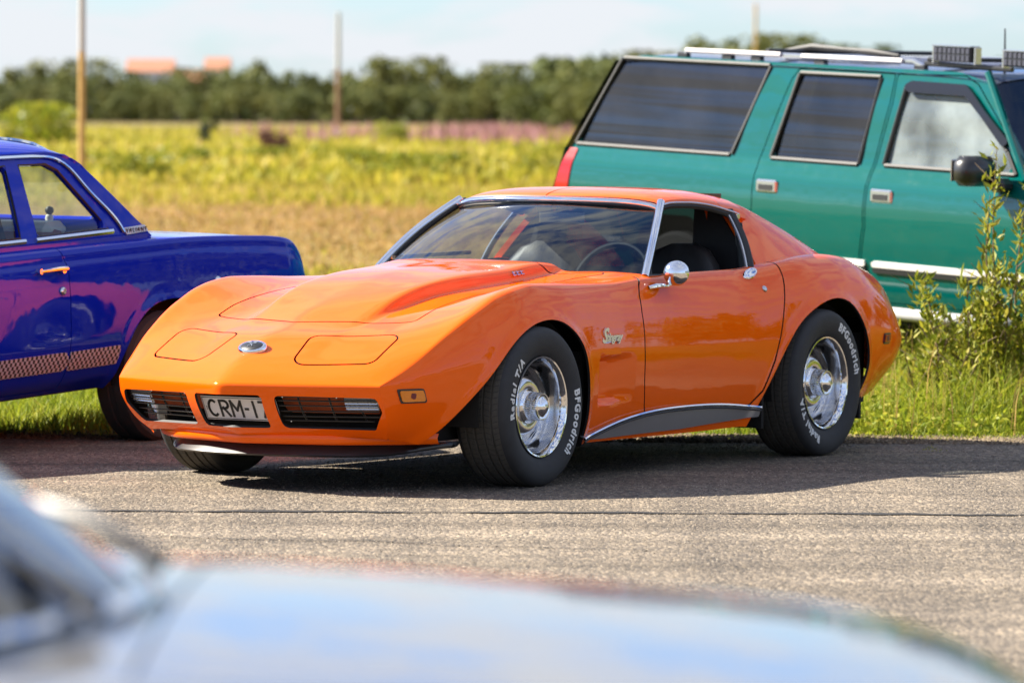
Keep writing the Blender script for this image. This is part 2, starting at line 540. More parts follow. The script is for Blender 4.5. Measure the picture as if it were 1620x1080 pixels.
def text_geo(s, size=1.0, extrude=0.05, offset=0.0, shear=0.0, spacing=1.0, res=3, center=True):
    """letter outlines of the built-in typeface as plain geometry lying in the XY plane"""
    cu = bpy.data.curves.new('letters', 'FONT')
    cu.body = s; cu.size = size; cu.extrude = extrude; cu.offset = offset; cu.shear = shear
    cu.space_character = spacing; cu.resolution_u = res
    cu.align_x = 'CENTER' if center else 'LEFT'; cu.align_y = 'CENTER'
    o = bpy.data.objects.new('letters', cu); SC.collection.objects.link(o)
    dg = bpy.context.evaluated_depsgraph_get(); dg.update()
    me = o.evaluated_get(dg).to_mesh()
    V = np.array([v.co[:] for v in me.vertices]).reshape(-1, 3); F = [tuple(p.vertices) for p in me.polygons]
    o.evaluated_get(dg).to_mesh_clear()
    bpy.data.objects.remove(o); bpy.data.curves.remove(cu)
    return V, F

def frame_to(V, origin, ux, uy, uz):
    ux, uy, uz = [np.asarray(a, float)/np.linalg.norm(a) for a in (ux, uy, uz)]
    return np.asarray(origin)+V[:, :1]*ux+V[:, 1:2]*uy+V[:, 2:3]*uz
# ================================================================== ORANGE COUPE
# local frame: x forward from the front axle, y to the car's left, z up
COUPE = empty('sports_coupe', (-0.6135, 22.5984, 0.0), R(238.4028))
props(COUPE, 'glossy orange two-seat sports coupe with white-lettered tyres and a plate reading CRM-17', 'car')

def sweep(x0): return 0.209*smoothstep(-0.35, 0.55, x0)
X0 = np.concatenate([np.linspace(1.109, -3.60, 640)])
_g = [0, .34, .5, .66, .85, 1, 1, 1, 1, 1, 1, 1]
_lean = [0]*9 + [.020, .085, .145]
def rail_x(j, x0):
    return x0 - sweep(x0)*_g[j] - _lean[j]*smoothstep(0.35, 1.0, x0) + 0.10*_g[j]**2*smoothstep(-3.15, -3.6, x0)
_fx = np.linspace(1.109, -3.60, 2000)
def K(j, kn):
    """knots given at true x -> function of the station x0"""
    xs = rail_x(j, _fx); o = np.argsort(xs)
    k = sorted(kn.items())
    return pchip([np.interp(a, xs[o], _fx[o]) for a, _ in k], [b for _, b in k])
def S(kn):
    k = sorted(kn.items()); return pchip([a for a, _ in k], [b for _, b in k])
nose = {1.109: .448, .98: .527, .862: .583}
def nz(d): return S({**nose, **d})
YR = [S({1.109: 0, -3.6: 0}),
      S({1.109: .219, .75: .235, .45: .265, 0: .30, -.3: .33, -.8: .355, -1.0: .36, -2.2: .33, -3.0: .28, -3.6: .2}),
      S({1.109: .3225, .75: .315, .45: .322, 0: .355, -.3: .385, -.8: .412, -1.0: .44, -2.2: .45, -3.0: .40, -3.6: .32}),
      S({1.109: .4257, .75: .44, .5: .455, .2: .485, -.1: .50, -.4: .505, -.8: .56, -1.0: .62, -2.2: .56, -2.6: .52, -3.0: .50, -3.6: .42}),
      S({1.109: .548, .98: .58, .75: .60, .5: .615, .2: .635, -.1: .64, -.4: .635, -.8: .65, -1.05: .68, -2.2: .65, -2.6: .63, -3.0: .61, -3.4: .58, -3.6: .54}),
      K(5, {.90: .645, .77: .688, .555: .725, .335: .745, .19: .748, -.08: .75, -.25: .745, -.5: .74, -.8: .735, -1.05: .735, -1.86: .735, -2.3: .735, -2.5: .72, -2.7: .708, -3.1: .70, -3.4: .685, -3.5: .66}),
      K(6, {.90: .645, .77: .700, .555: .757, .335: .795, .06: .815, -.25: .812, -.5: .80, -.8: .785, -1.3: .772, -1.8: .775, -2.2: .80, -2.5: .81, -2.9: .80, -3.2: .775, -3.45: .72, -3.5: .69}),
      K(7, {.90: .645, .77: .706, .555: .775, .335: .825, .06: .852, -.25: .85, -.5: .835, -.8: .818, -1.3: .803, -1.8: .813, -2.2: .845, -2.5: .86, -2.9: .85, -3.2: .82, -3.45: .745, -3.5: .71}),
      K(8, {.90: .645, .77: .710, .555: .785, .335: .838, .06: .866, -.25: .866, -.5: .852, -.8: .836, -1.3: .822, -1.8: .837, -2.2: .866, -2.5: .876, -2.9: .866, -3.2: .835, -3.45: .76, -3.5: .72}),
      K(9, {.88: .652, .77: .705, .555: .777, .335: .83, .06: .862, -.25: .862, -.5: .848, -.8: .830, -1.3: .815, -1.8: .832, -2.2: .862, -2.5: .874, -2.9: .862, -3.2: .825, -3.45: .74, -3.5: .70}),
      K(10, {.815: .630, .70: .68, .555: .745, .335: .81, .06: .85, -.25: .852, -.8: .812, -1.3: .80, -1.8: .815, -2.2: .85, -2.5: .862, -2.9: .84, -3.2: .78, -3.45: .70, -3.5: .66}),
      K(11, {.755: .585, .65: .64, .555: .70, .335: .77, .06: .815, -.25: .82, -.8: .782, -1.3: .772, -1.8: .785, -2.2: .82, -2.5: .83, -2.9: .80, -3.2: .74, -3.5: .62})]
ZR = [nz({.75: .632, .563: .682, .40: .738, .225: .788, .02: .84, -.25: .88, -.56: .90, -.8: .915, -1.0: .90, -2.2: .84, -2.6: .83, -3.0: .80, -3.3: .74, -3.5: .67, -3.6: .60}),
      nz({.75: .631, .62: .663, .563: .681, .49: .706, .40: .738, .31: .770, .08: .826, -.24: .862, -.56: .882, -.8: .905, -1.0: .895, -2.2: .84, -2.6: .83, -3.0: .80, -3.3: .74, -3.5: .67, -3.6: .60}),
      nz({.75: .630, .563: .680, .49: .697, .31: .732, .08: .773, -.24: .803, -.56: .828, -.8: .852, -1.0: .868, -2.2: .84, -2.6: .835, -3.0: .80, -3.3: .745, -3.5: .675, -3.6: .60}),
      nz({.75: .631, .57: .680, .39: .730, .17: .765, -.05: .787, -.3: .803, -.6: .825, -.8: .845, -1.0: .866, -1.1: .862, -2.2: .86, -2.6: .855, -3.0: .825, -3.3: .755, -3.5: .68, -3.6: .595}),
      S({1.109: .448, .98: .525, .862: .586, .75: .638, .563: .708, .4: .760, .25: .793, 0: .815, -.25: .82, -.5: .825, -.8: .835, -1.05: .85, -2.2: .885, -2.5: .90, -2.7: .90, -2.9: .885, -3.1: .84, -3.3: .765, -3.5: .665, -3.6: .58}),
      K(5, {.90: .447, .77: .513, .555: .639, .335: .745, .19: .80, .06: .828, -.08: .842, -.25: .840, -.5: .832, -.8: .828, -1.05: .836, -1.4: .832, -1.86: .837, -2.1: .862, -2.3: .888, -2.5: .907, -2.7: .912, -2.89: .90, -3.116: .845, -3.327: .765, -3.437: .68, -3.5: .585}),
      K(6, {.90: .447, .77: .497, .555: .60, .335: .69, .06: .768, -.25: .785, -.5: .775, -.8: .765, -1.3: .762, -1.8: .775, -2.2: .81, -2.5: .84, -2.7: .84, -2.9: .82, -3.2: .73, -3.45: .60, -3.5: .55}),
      K(7, {.90: .4465, .77: .485, .555: .56, .335: .62, .06: .665, -.25: .68, -.8: .67, -1.3: .67, -1.8: .68, -2.2: .70, -2.5: .72, -2.9: .71, -3.2: .64, -3.45: .55, -3.5: .52}),
      K(8, {.90: .446, .77: .468, .53: .507, .34: .53, .06: .545, -.8: .54, -1.3: .535, -2.2: .545, -2.9: .55, -3.2: .53, -3.5: .495}),
      K(9, {.88: .382, .77: .39, .53: .40, 0: .41, -3.0: .42, -3.2: .43, -3.5: .43}),
      K(10, {.815: .283, .65: .283, 0: .285, -1: .28, -2.2: .285, -3.0: .31, -3.2: .33, -3.5: .37}),
      K(11, {.755: .222, .6: .205, .3: .19, -.3: .160, -1.3: .155, -2.0: .165, -2.9: .23, -3.2: .27, -3.5: .33})]
_D = np.stack([np.stack([rail_x(j, X0), YR[j](X0), ZR[j](X0)], -1) for j in range(12)], 1)   # (NS,12,3)
_D[:, 11, 2] = np.maximum(_D[:, 11, 2], 0.15)

def pchip_rows(D, per):
    """monotone interpolation across rails for every station"""
    n, J, _ = D.shape
    d = np.diff(D, axis=1); m = np.zeros_like(D)
    a, b = d[:, :-1], d[:, 1:]
    ok = a*b > 0
    m[:, 1:-1] = np.where(ok, 2*a*b/np.where(ok, a+b, 1), 0)
    m[:, 0] = d[:, 0]; m[:, -1] = d[:, -1]
    out, vs = [], []
    for j in range(J-1):
        t = np.arange(per[j])/per[j]
        for tt in t:
            out.append((1+2*tt)*(1-tt)**2*D[:, j]+tt*(1-tt)**2*m[:, j]+tt*tt*(3-2*tt)*D[:, j+1]+tt*tt*(tt-1)*m[:, j+1])
            vs.append(j+tt)
    out.append(D[:, -1]); vs.append(J-1.0)
    return np.stack(out, 1), np.array(vs)
# symmetrical start: zero slope in z on the centre line for a smooth crown
PER = [14, 9, 8, 10, 9, 8, 8, 8, 9, 9, 8]
GA, VS = pchip_rows(_D, PER)                     # (NS, NV, 3)
k8 = int(np.where(VS == 8)[0][0])
nose_edge = GA[0, :k8+1]                          # centre -> corner
corner = GA[0, k8:]                               # corner line going down
# front face below the nose edge
cen_off = pchip([8, 9, 10, 11], [0, -.018, -.085, -.148])
cen_dz = pchip([8, 9, 10, 11], [0, -.066, -.165, -.214])
vv = VS[k8:]
w = (nose_edge[:, 1]/nose_edge[-1, 1])**4
offc = np.stack([cen_off(vv), 0*vv, cen_dz(vv)], -1)
offk = corner-corner[0]
GF = nose_edge[:, None]+offc[None]*(1-w)[:, None, None]+offk[None]*w[:, None, None]     # (NU, NVlow, 3)
NSn, NVn = GA.shape[:2]
# tail cap
tail = GA[-1]
GT = np.stack([tail*np.array([1, 1-t, 1])*np.array([1, 1, 1])+np.array([-.05*t*(2-t), 0, (0.45-0)*0])
               + (np.array([0, 0, 0.46])-tail*np.array([0, 0, 1]))*t for t in np.linspace(0, 1, 24)], 0)
parts_V = [GA.reshape(-1, 3), GF.reshape(-1, 3), GT.reshape(-1, 3)]
parts_v = [np.tile(VS, NSn), np.repeat(np.full(1, 20.0), GF.shape[0]*GF.shape[1]), np.full(GT.shape[0]*GT.shape[1], 30.0)]
F_A = grid_faces(NSn, NVn)
F_F = grid_faces(GF.shape[0], GF.shape[1])+len(parts_V[0])
F_T = grid_faces(GT.shape[0], GT.shape[1])+len(parts_V[0])+len(parts_V[1])
BV = np.concatenate(parts_V); Bv = np.concatenate(parts_v)
BV, BF, first = weld(BV, np.concatenate([F_A, F_F, F_T])); Bv = Bv[first]
# mirror and weld
n0 = len(BV)
BV = np.concatenate([BV, BV*[1, -1, 1]]); Bv = np.concatenate([Bv, Bv])
BF = np.concatenate([BF, BF[:, ::-1]+n0])
BV, BF, first = weld(BV, BF); Bv = Bv[first]
BT = tri(BF)
BV = laplace(BV, BT, 5)
BN = vnormals(BV, BT)
if BN[np.argmax(BV[:, 2])][2] < 0:
    BT = BT[:, ::-1]; BN = -BN
ay = np.abs(BV[:, 1])
side = (Bv > 4.9) & (Bv < 19)
# fender vent behind the front wheel
ds = rpoly(BV[:, 0], BV[:, 2], [(-.50, .315), (-.50, .515), (-.86, .525), (-.86, .33)], .02)
dep = .034*smoothstep(-.004, .014, ds)*np.clip((BV[:, 0]+.84)/.30, 0, 1)
BV = BV - BN*np.where(side, dep, 0)[:, None]
# rolled lips round the wheel openings
ARCH_F = curve([(.70, .10), (.56, .285), (.45, .395), (.364, .471), (.25, .572), (.12, .652), (-.03, .690), (-.16, .684), (-.27, .635), (-.345, .56), (-.39, .45), (-.405, .32), (-.40, .2), (-.39, .08)], 90)
ARCH_R = curve([(-1.83, .08), (-1.93, .26), (-2.03, .40), (-2.2, .585), (-2.37, .672), (-2.56, .715), (-2.73, .688), (-2.85, .585), (-2.91, .45), (-2.905, .36), (-2.87, .28), (-2.84, .08)], 90)
da = np.maximum(poly_sdf(BV[:, 0], BV[:, 2], ARCH_F), poly_sdf(BV[:, 0], BV[:, 2], ARCH_R))
BV = BV + BN*np.where(side, .011*np.exp(-(np.clip(-da, 0, 1)/.028)**2), 0)[:, None]
BN = vnormals(BV, BT)
BODY = (BV, BT, BN, Bv)

def body_attr(): return np.concatenate([BV, Bv[:, None], BN], 1)
def side_pt(x, z, sgn=1):
    m = side & (BV[:, 1]*sgn > 0)
    d = (BV[:, 0]-x)**2+(BV[:, 2]-z)**2; d[~m] = 9
    i = np.argpartition(d, 10)[:10]; w_ = 1/(d[i]+1e-6); w_ /= w_.sum()
    p = w_@BV[i]; nn = w_@BN[i]; p[0] = x; p[2] = z
    return p, nn/np.linalg.norm(nn)
def top_pt(x, y):
    m = (Bv < 5)
    d = (BV[:, 0]-x)**2+(BV[:, 1]-y)**2; d[~m] = 9
    i = np.argmin(d); return BV[i], BN[i]
def front_pt(y, z):
    m = (Bv == 20)
    d = (BV[:, 1]-y)**2+(BV[:, 2]-z)**2; d[~m] = 9
    i = np.argmin(d); return BV[i], BN[i]

GAP = .0042
def mir(P): return [(x, -y) for x, y in P][::-1]
HOOD = [(.566, 0), (.400, .495), (.28, .500), (-.05, .50), (-.3, .505), (-.8, .565), (-.985, .630), (-.80, .37), (-.775, 0)]
HOOD = HOOD + [(x, -y) for x, y in HOOD[-2:0:-1]]
LIGHT = [(.553, .545), (.800, .548), (.915, .222), (.69, .180)]
DOOR = [(-1.04, 1.0), (-1.04, .85), (-.985, .81), (-.955, .77), (-.93, .70), (-.914, .55), (-.925, .40), (-.95, .286), (-.97, .250),
        (-1.87, .256), (-1.95, .317), (-2.035, .453), (-2.10, .60), (-2.14, .69), (-2.175, .76), (-2.21, .82), (-2.235, .875), (-2.25, 1.0)]
COCKPIT = [(-.83, 0), (-.885, .35), (-1.00, .56), (-1.11, .655), (-1.16, .70), (-1.5, .705), (-2.06, .705), (-2.12, .66), (-2.26, .45), (-2.27, 0)]
COCKPIT = COCKPIT + [(x, -y) for x, y in COCKPIT[-2:0:-1]]
GRILLE = [(.217, .401), (.627, .397), (.636, .34), (.575, .262), (.213, .266)]
PLATE_HOLE = [(-.166, .402), (.166, .402), (.160, .264), (-.160, .264)]

x, y, z = BV.T
f_top = np.where(Bv < 4.95, 1.0, -1.0)
def region(mask_pos, val): return np.where(mask_pos, val, -1.0)
f_hood = region(Bv < 4.9, rpoly(x, y, HOOD, .035))
f_l1 = region(Bv < 4.9, rpoly(x, y, LIGHT, .05)); f_l2 = region(Bv < 4.9, rpoly(x, -y, LIGHT, .05))
f_door = region((Bv > 4.3) & (Bv < 19), rpoly(x, z, DOOR, .012))
f_cock = region(Bv < 4.999, rpoly(x, y, COCKPIT, .03))
f_arch = region((Bv > 4.9) & (Bv < 19), np.maximum(poly_sdf(x, z, ARCH_F), poly_sdf(x, z, ARCH_R)))
f_gr = region(Bv > 19, np.where(Bv == 20, np.maximum(np.maximum(rpoly(y, z, GRILLE, .018), rpoly(-y, z, GRILLE, .018)), rpoly(y, z, PLATE_HOLE, .016)), -1))
f_gr = np.where(Bv == 20, f_gr, -1.0)

def panel(name, keep, m, parent, depth=.014, extra=None, mask=None):
    """cut a panel from the shell: keep = list of (values, offset)"""
    A = np.concatenate([BV, BN]+[k[:, None] for k in keep], 1); T = BT
    if mask is not None: T = T[mask[T].all(1)]
    for i in range(len(keep)):
        A, T = clip(A, T, A[:, 6+i])
    V, N = A[:, :3], A[:, 3:6]
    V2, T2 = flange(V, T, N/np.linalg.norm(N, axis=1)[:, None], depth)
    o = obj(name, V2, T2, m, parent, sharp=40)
    o.data.materials.append(M['seal_gap_shade'])                       # panel returns coloured dark, so the gaps read as shade
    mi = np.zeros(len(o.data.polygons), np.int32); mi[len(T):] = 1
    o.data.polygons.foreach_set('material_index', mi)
    return o

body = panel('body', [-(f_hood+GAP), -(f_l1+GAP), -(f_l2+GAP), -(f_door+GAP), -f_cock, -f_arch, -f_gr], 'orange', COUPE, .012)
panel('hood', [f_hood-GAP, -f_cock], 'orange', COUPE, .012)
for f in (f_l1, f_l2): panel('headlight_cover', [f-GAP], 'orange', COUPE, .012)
doors = []
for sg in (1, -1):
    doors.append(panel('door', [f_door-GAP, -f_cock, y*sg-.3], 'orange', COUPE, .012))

_A = np.concatenate([BV-BN*.013, (-f_arch-.03)[:, None], (-f_cock-.02)[:, None]], 1)
_A, _T = clip(_A, BT[(Bv[BT] < 19).all(1)], _A[:, 3])
_A, _T = clip(_A, _T, _A[:, 4])
obj('gap_shade_shell', _A[:, :3], _T, 'under', COUPE)  # added dark sheet under the panels, blocks light so the gaps look darker

def body_patch(name, poly, m, parent, off, sg=1, r=.01, depth=.01, which='side'):
    if which == 'side': val = region(side & (y*sg > 0), rpoly(x, z, poly, r))
    elif which == 'top': val = region(Bv < 4.95, rpoly(x, y, poly, r))
    else: val = np.where(Bv == 20, rpoly(y, z, poly, r), -1.0)
    A = np.concatenate([BV+BN*off, BN, val[:, None]], 1)
    A, T = clip(A, BT, A[:, 6])
    V2, T2 = flange(A[:, :3], T, A[:, 3:6], depth)
    return obj(name, V2, T2, m, parent, sharp=40)

# sill covers
SILL = [(-.385, .182), (-.50, .204), (-.72, .241), (-.98, .268), (-1.3, .277), (-1.65, .270), (-1.935, .246), (-1.94, .205), (-1.3, .178), (-.6, .172)]
for sg in (1, -1):
    c = body_patch('sill_cover', SILL, 'silver', COUPE, .010, sg, .006, .02)
    top = []
    for xx, zz in curve(SILL[:7], 30):
        p, nn = side_pt(xx, zz, sg); top.append(p+nn*.014)
    MB().tube(top, .0065, 6).build('chrome_edge', M['chrome'], c)
    MB().tube(np.array(top)-[0, 0, .013], .0045, 6).build('black_edge', M['black'], c)

# under side, inner walls, wheel wells
u = MB()
u.box((-1.4, 0, .22), (3.9, 1.20, .03))
for sg in (1, -1):
    u.box((-1.45, sg*.60, .40), (3.8, .02, .40))
    for xw in (-.445, -2.02, -2.955): u.box((xw, sg*.70, .345), (.02, .20, .40))
    u.box((.0, sg*.60, .60), (.50, .03, .20)); u.box((-2.5, sg*.60, .64), (.8, .03, .30))
u.box((-3.3, 0, .45), (.03, 1.2, .3)); u.box((.66, 0, .32), (.03, 1.12, .22))
u.box((-.95, 0, .50), (.03, 1.3, .55))
u.build('underbody', M['under'], COUPE)
for cx in (0, -2.489):
    for sg in (1, -1):
        a = np.linspace(-.2, math.pi+.2, 20)
        ring = np.stack([cx+.400*np.cos(a), 0*a, .335+.375*np.sin(a)], -1)
        V = np.concatenate([ring+[0, sg*.58, 0], ring+[0, sg*.805, 0]])
        Fq = np.stack([np.arange(19), np.arange(1, 20), np.arange(21, 40), np.arange(20, 39)], -1)
        obj('wheel_well', V, Fq, 'under', COUPE)

# ---------------------------------------------------------------- front: valance, spoiler, grilles, plate
def front_strip(name, rows, m, yy):
    """rows: functions of y giving (x,z)"""
    V = np.array([[(fx(t), t, fz(t)) for fx, fz in rows] for t in yy]).reshape(-1, 3)
    return obj(name, V, grid_faces(len(yy), len(rows)), m, COUPE, sharp=50)
def plan(d, off=0.0):
    f = pchip(list(d), list(d.values())); return lambda t: float(f(abs(t)))+off
VAL = {0: .945, .2: .895, .4: .825, .55: .70, .64: .60, .70: .50}
SPO = {0: .905, .2: .880, .4: .795, .52: .67, .60: .555, .66: .44, .69: .36}
yy = np.linspace(-.69, .69, 71)
front_strip('lower_valance', [(plan(VAL), lambda t: .240), (plan(VAL, .010), lambda t: .222), (plan(VAL, .004), lambda t: .203), (plan(VAL, -.010), lambda t: .196), (plan(VAL, -.12), lambda t: .200)], 'orange', yy)
yy = np.linspace(-.68, .68, 81)
zend = lambda t: .030*smoothstep(.50, .69, abs(t))
sp = front_strip('spoiler', [(plan(SPO, -.03), lambda t: .200), (plan(SPO, -.015), lambda t: .182), (plan(SPO, .004), lambda t: .163+zend(t)), (plan(SPO, .012), lambda t: .152+zend(t)), (plan(SPO, .004), lambda t: .145+zend(t)), (plan(SPO, -.03), lambda t: .150+zend(t)), (plan(SPO, -.06), lambda t: .200)], 'satin_black', yy)

for sg in (1, -1):
    gr = body_patch('grille', [(a*sg, b) for a, b in GRILLE], 'grille_back', COUPE, -.085, 1, .018, .01, 'front')
    def gp(a, b, off):
        p, nn = front_pt(sg*a, b); return p+nn*off
    zs = [.388, .368, .348, .327, .307, .287]
    ends = [.618, .620, .622, .618, .602, .580]
    for zz, ye in zip(zs, ends):
        b = MB(); b.tube([gp(a, zz, -.022) for a in np.linspace(.226, ye, 18)], .0042, 6, flat=.8)
        b.build('grille_bar', M['satin_black'], gr)
    for a in (.30, .42, .54):
        MB().tube([gp(a, zz, -.036) for zz in np.linspace(.275, .395, 6)], .005, 5).build('grille_brace', M['satin_black'], gr)
    # parking lamp behind the outer bars
    lp = MB()
    P = np.array([[gp(a, b, -.030) for b in np.linspace(.332, .388, 5)] for a in np.linspace(.485, .615, 12)]).reshape(-1, 3)
    lamp = obj('parking_lamp', P, grid_faces(12, 5), 'clear_lens', COUPE)
    rb = MB()
    for a in np.linspace(.488, .612, 17):
        rb.tube([gp(a, b, -.027) for b in (.334, .36, .386)], .0018, 4)
    rb.build('lens_rib', M['clear_lens'], lamp)
    for zz in (.338, .352, .366, .380):
        MB().tube([gp(a, zz, -.020) for a in np.linspace(.49, .614, 8)], .0028, 5).build('lens_bar', M['dull_chrome'], lamp)
    for (a, b) in ((.24, .392), (.24, .285), (.47, .392)):
        MB().box(gp(a, b, -.016), (.007, .007, .007), bev=.002).build('screw', M['dull_chrome'], gr)

# recess behind the plate and the plate itself
body_patch('plate_recess', PLATE_HOLE, 'under', COUPE, -.13, 1, .014, .01, 'front')
plate_root = empty('licence_plate', (0, 0, 0), 0, COUPE)
pu = np.array([0.0, 1.0, 0.0]); pw = np.array([.48, 0, .877]); pn = np.cross(pu, pw)
if pn[0] < 0: pn = -pn
# the reader's left is the car's right
px_, pz_ = -pu*-1, pw
def on_plate(V, o=(.975, .022, .340)):
    return frame_to(V, o, (0, 1, 0), pw, pn)
pb = MB(); pb.box((0, 0, 0), (.370, .112, .003), bev=.001)
obj('plate_base', on_plate(np.array(pb.v)), fix_normals(on_plate(np.array(pb.v)), pb.f), 'plate_white', plate_root, sharp=20)
rim = MB()
rim.tube([(-.179, -.050, .002), (.179, -.050, .002), (.179, .050, .002), (-.179, .050, .002)], .0016, 4, closed=True)
V = on_plate(np.array(rim.v)); obj('plate_border', V, fix_normals(V, rim.f), 'plate_black', plate_root)
def strokes(P, w=.0105):
    P = np.array(P, float); b = MB()
    for a_, c_ in zip(P[:-1], P[1:]):
        d_ = c_-a_; L_ = np.linalg.norm(d_); d_ /= L_; n_ = np.array([-d_[1], d_[0]])*w/2; e_ = d_*w*.42
        q_ = [a_-e_-n_, a_-e_+n_, c_+e_+n_, c_+e_-n_]
        b.add([(*q, z_) for z_ in (0, .0014) for q in q_], [(0, 1, 2, 3), (7, 6, 5, 4), (0, 4, 5, 1), (1, 5, 6, 2), (2, 6, 7, 3), (3, 7, 4, 0)])
    return b
def arc(cx, cy, rx_, ry_, a0, a1, n=10): return [(cx+rx_*math.cos(math.radians(t)), cy+ry_*math.sin(math.radians(t))) for t in np.linspace(a0, a1, n)]
hh_ = .036
GLYPHS = [[arc(.021, 0, .021, hh_, 55, 305, 16)],
          [[(0, -hh_), (0, hh_), (.020, hh_)]+arc(.020, .018, .018, .018, 90, -90, 8)+[(0, 0)], [(.012, .004), (.038, -hh_)]],
          [[(0, -hh_), (0, hh_), (.024, -.008), (.048, hh_), (.048, -hh_)]],
          [[(0, 0), (.012, 0)]],
          [[(.006, hh_), (.006, -hh_)]],
          [[(0, hh_), (.036, hh_), (.012, -hh_)]]]
AT = [-.156, -.098, -.043, .024, .062, .098]
for (gl, x_at) in zip(GLYPHS, AT):
    b = MB()
    for st_ in gl:
        q = strokes(np.array(st_)*[1, 1]+[x_at, 0]); b.add(q.v, q.f)
    V = on_plate(np.array(b.v)+[0, 0, .0022]); obj('plate_character', V, b.f, 'plate_black', plate_root, smooth=False)
q = MB()
for k in range(3): q.box((-.168, .006-.006*k, .002), (.004, .003, .001))
V = on_plate(np.array(q.v)); obj('plate_mark', V, fix_normals(V, q.f), 'plate_black', plate_root)

# nose badge
p, nn = top_pt(.862, 0.0)
nn = np.array([.5, 0, .866])
a = np.linspace(0, 2*np.pi, 40, endpoint=False)
def oval(rx, ry, h): return frame_to(np.stack([rx*np.cos(a), ry*np.sin(a), np.full(40, h)], -1), p, (0, 1, 0), np.cross(nn, (0, 1, 0)), nn)
rings = [oval(.066, .044, -.004), oval(.066, .044, .010), oval(.060, .039, .015), oval(.052, .033, .013)]
V = np.concatenate(rings); F = [(i*40+k, i*40+(k+1) % 40, (i+1)*40+(k+1) % 40, (i+1)*40+k) for i in range(3) for k in range(40)]
badge = obj('nose_badge', V, F, 'chrome', COUPE, sharp=60)
V = np.concatenate([oval(.052, .033, .0125), oval(.036, .023, .018), oval(.012, .008, .020)])
F = [(i*40+k, i*40+(k+1) % 40, (i+1)*40+(k+1) % 40, (i+1)*40+k) for i in range(2) for k in range(40)]+[tuple(range(80, 120))]
obj('badge_dome', V, F, 'satin_black', badge, sharp=60)
fl = MB()
for s in (-1, 1):
    fl.box((0, 0, 0), (.004, .034, .002), rot=[[math.cos(s*.7), -math.sin(s*.7), 0], [math.sin(s*.7), math.cos(s*.7), 0], [0, 0, 1]])
    fl.box((s*.012, .012, 0), (.014, .010, .002))
V = frame_to(np.array(fl.v)+[0, 0, .021], p, (0, 1, 0), np.cross(nn, (0, 1, 0)), nn)
obj('badge_flags', V, fix_normals(V, fl.f), 'chrome', badge)

# side marker lamps
def marker(xx, zz, sg, L, Hh, m, skew):
    P = [(xx-L/2-skew, zz-Hh/2), (xx-L/2+skew, zz+Hh/2), (xx+L/2+skew, zz+Hh/2), (xx+L/2-skew, zz-Hh/2)]
    fr = body_patch('side_marker', P, 'satin_black', COUPE, .004, sg, .004, .01)
    P2 = inset_poly(P, .007)
    ln = body_patch('marker_lens', P2, m, fr, .009, sg, .004, .008)
    P3 = [(xx-.012, zz-.012), (xx-.012, zz+.012), (xx+.012, zz+.012), (xx+.012, zz-.012)]
    body_patch('marker_bulb', P3, 'maroon_vinyl', fr, .0098, sg, .003, .003)
for sg in (1, -1):
    marker(.755, .405, sg, .125, .058, 'amber', .012)
    marker(-3.13, .513, sg, .085, .050, 'red_lens', -.008)

# fender script and hood badge
def text_on_side(s, xx, zz, sg, size, m, name, parent, shear=.35, ext=.03):
    V, F = text_geo(s, size, size*ext, size*.012, shear, .95)
    p, nn = side_pt(xx, zz, sg)
    V = frame_to(V, p+nn*.004, (-sg, -sg*nn[0]/max(nn[1]*sg, .3)*-1*0, 0), (0, 0, 1), nn)
    return obj(name, V, F, m, parent, smooth=False)
for sg in (1, -1):
    # a flowing script: one large initial and small joined letters
    p0, n0_ = side_pt(-.60, .600, sg)
    V1, F1 = text_geo('S', .085, .004, .003, .35); V2, F2 = text_geo('tingray', .050, .004, .0015, .35, .95)
    V1[:, 0] -= .058; V1[:, 1] += .006; V2[:, 0] += .020
    V = np.concatenate([V1, V2]); F = list(F1)+[tuple(i+len(V1) for i in f) for f in F2]
    V = frame_to(V, p0+n0_*.005, (-sg, 0, 0), (0, 0, 1), (0, sg, 0))
    scr = obj('fender_script', V, F, 'letters', COUPE, smooth=False)
    lo = V[:, 2].min()
    b = MB(); b.tube([p0+[-sg*-.0, sg*.004, 0]+np.array([-t*1.0, 0, -.018+.004*math.sin(t*30)])*[1, 1, 1] for t in np.linspace(-.05, .07, 10)], .003, 5)
    b.build('script_underline', M['dull_chrome'], scr)
p, nn = top_pt(-.60, .375)
p2, n2 = top_pt(-.70, .38)
hb = MB()
for k in range(3):
    t = (k-1)*.032
    hb.box((t-.004, .0, 0), (.006, .022, .006), bev=.002); hb.box((t+.008, .006, 0), (.016, .006, .006), bev=.002); hb.box((t+.008, -.007, 0), (.016, .006, .006), bev=.002)
V = frame_to(np.array(hb.v)+[0, 0, .006], p, (-1, 0, .05), np.cross(n2, (-1, 0, .05)), n2)
obj('hood_badge', V, fix_normals(V, hb.f), 'chrome', COUPE)

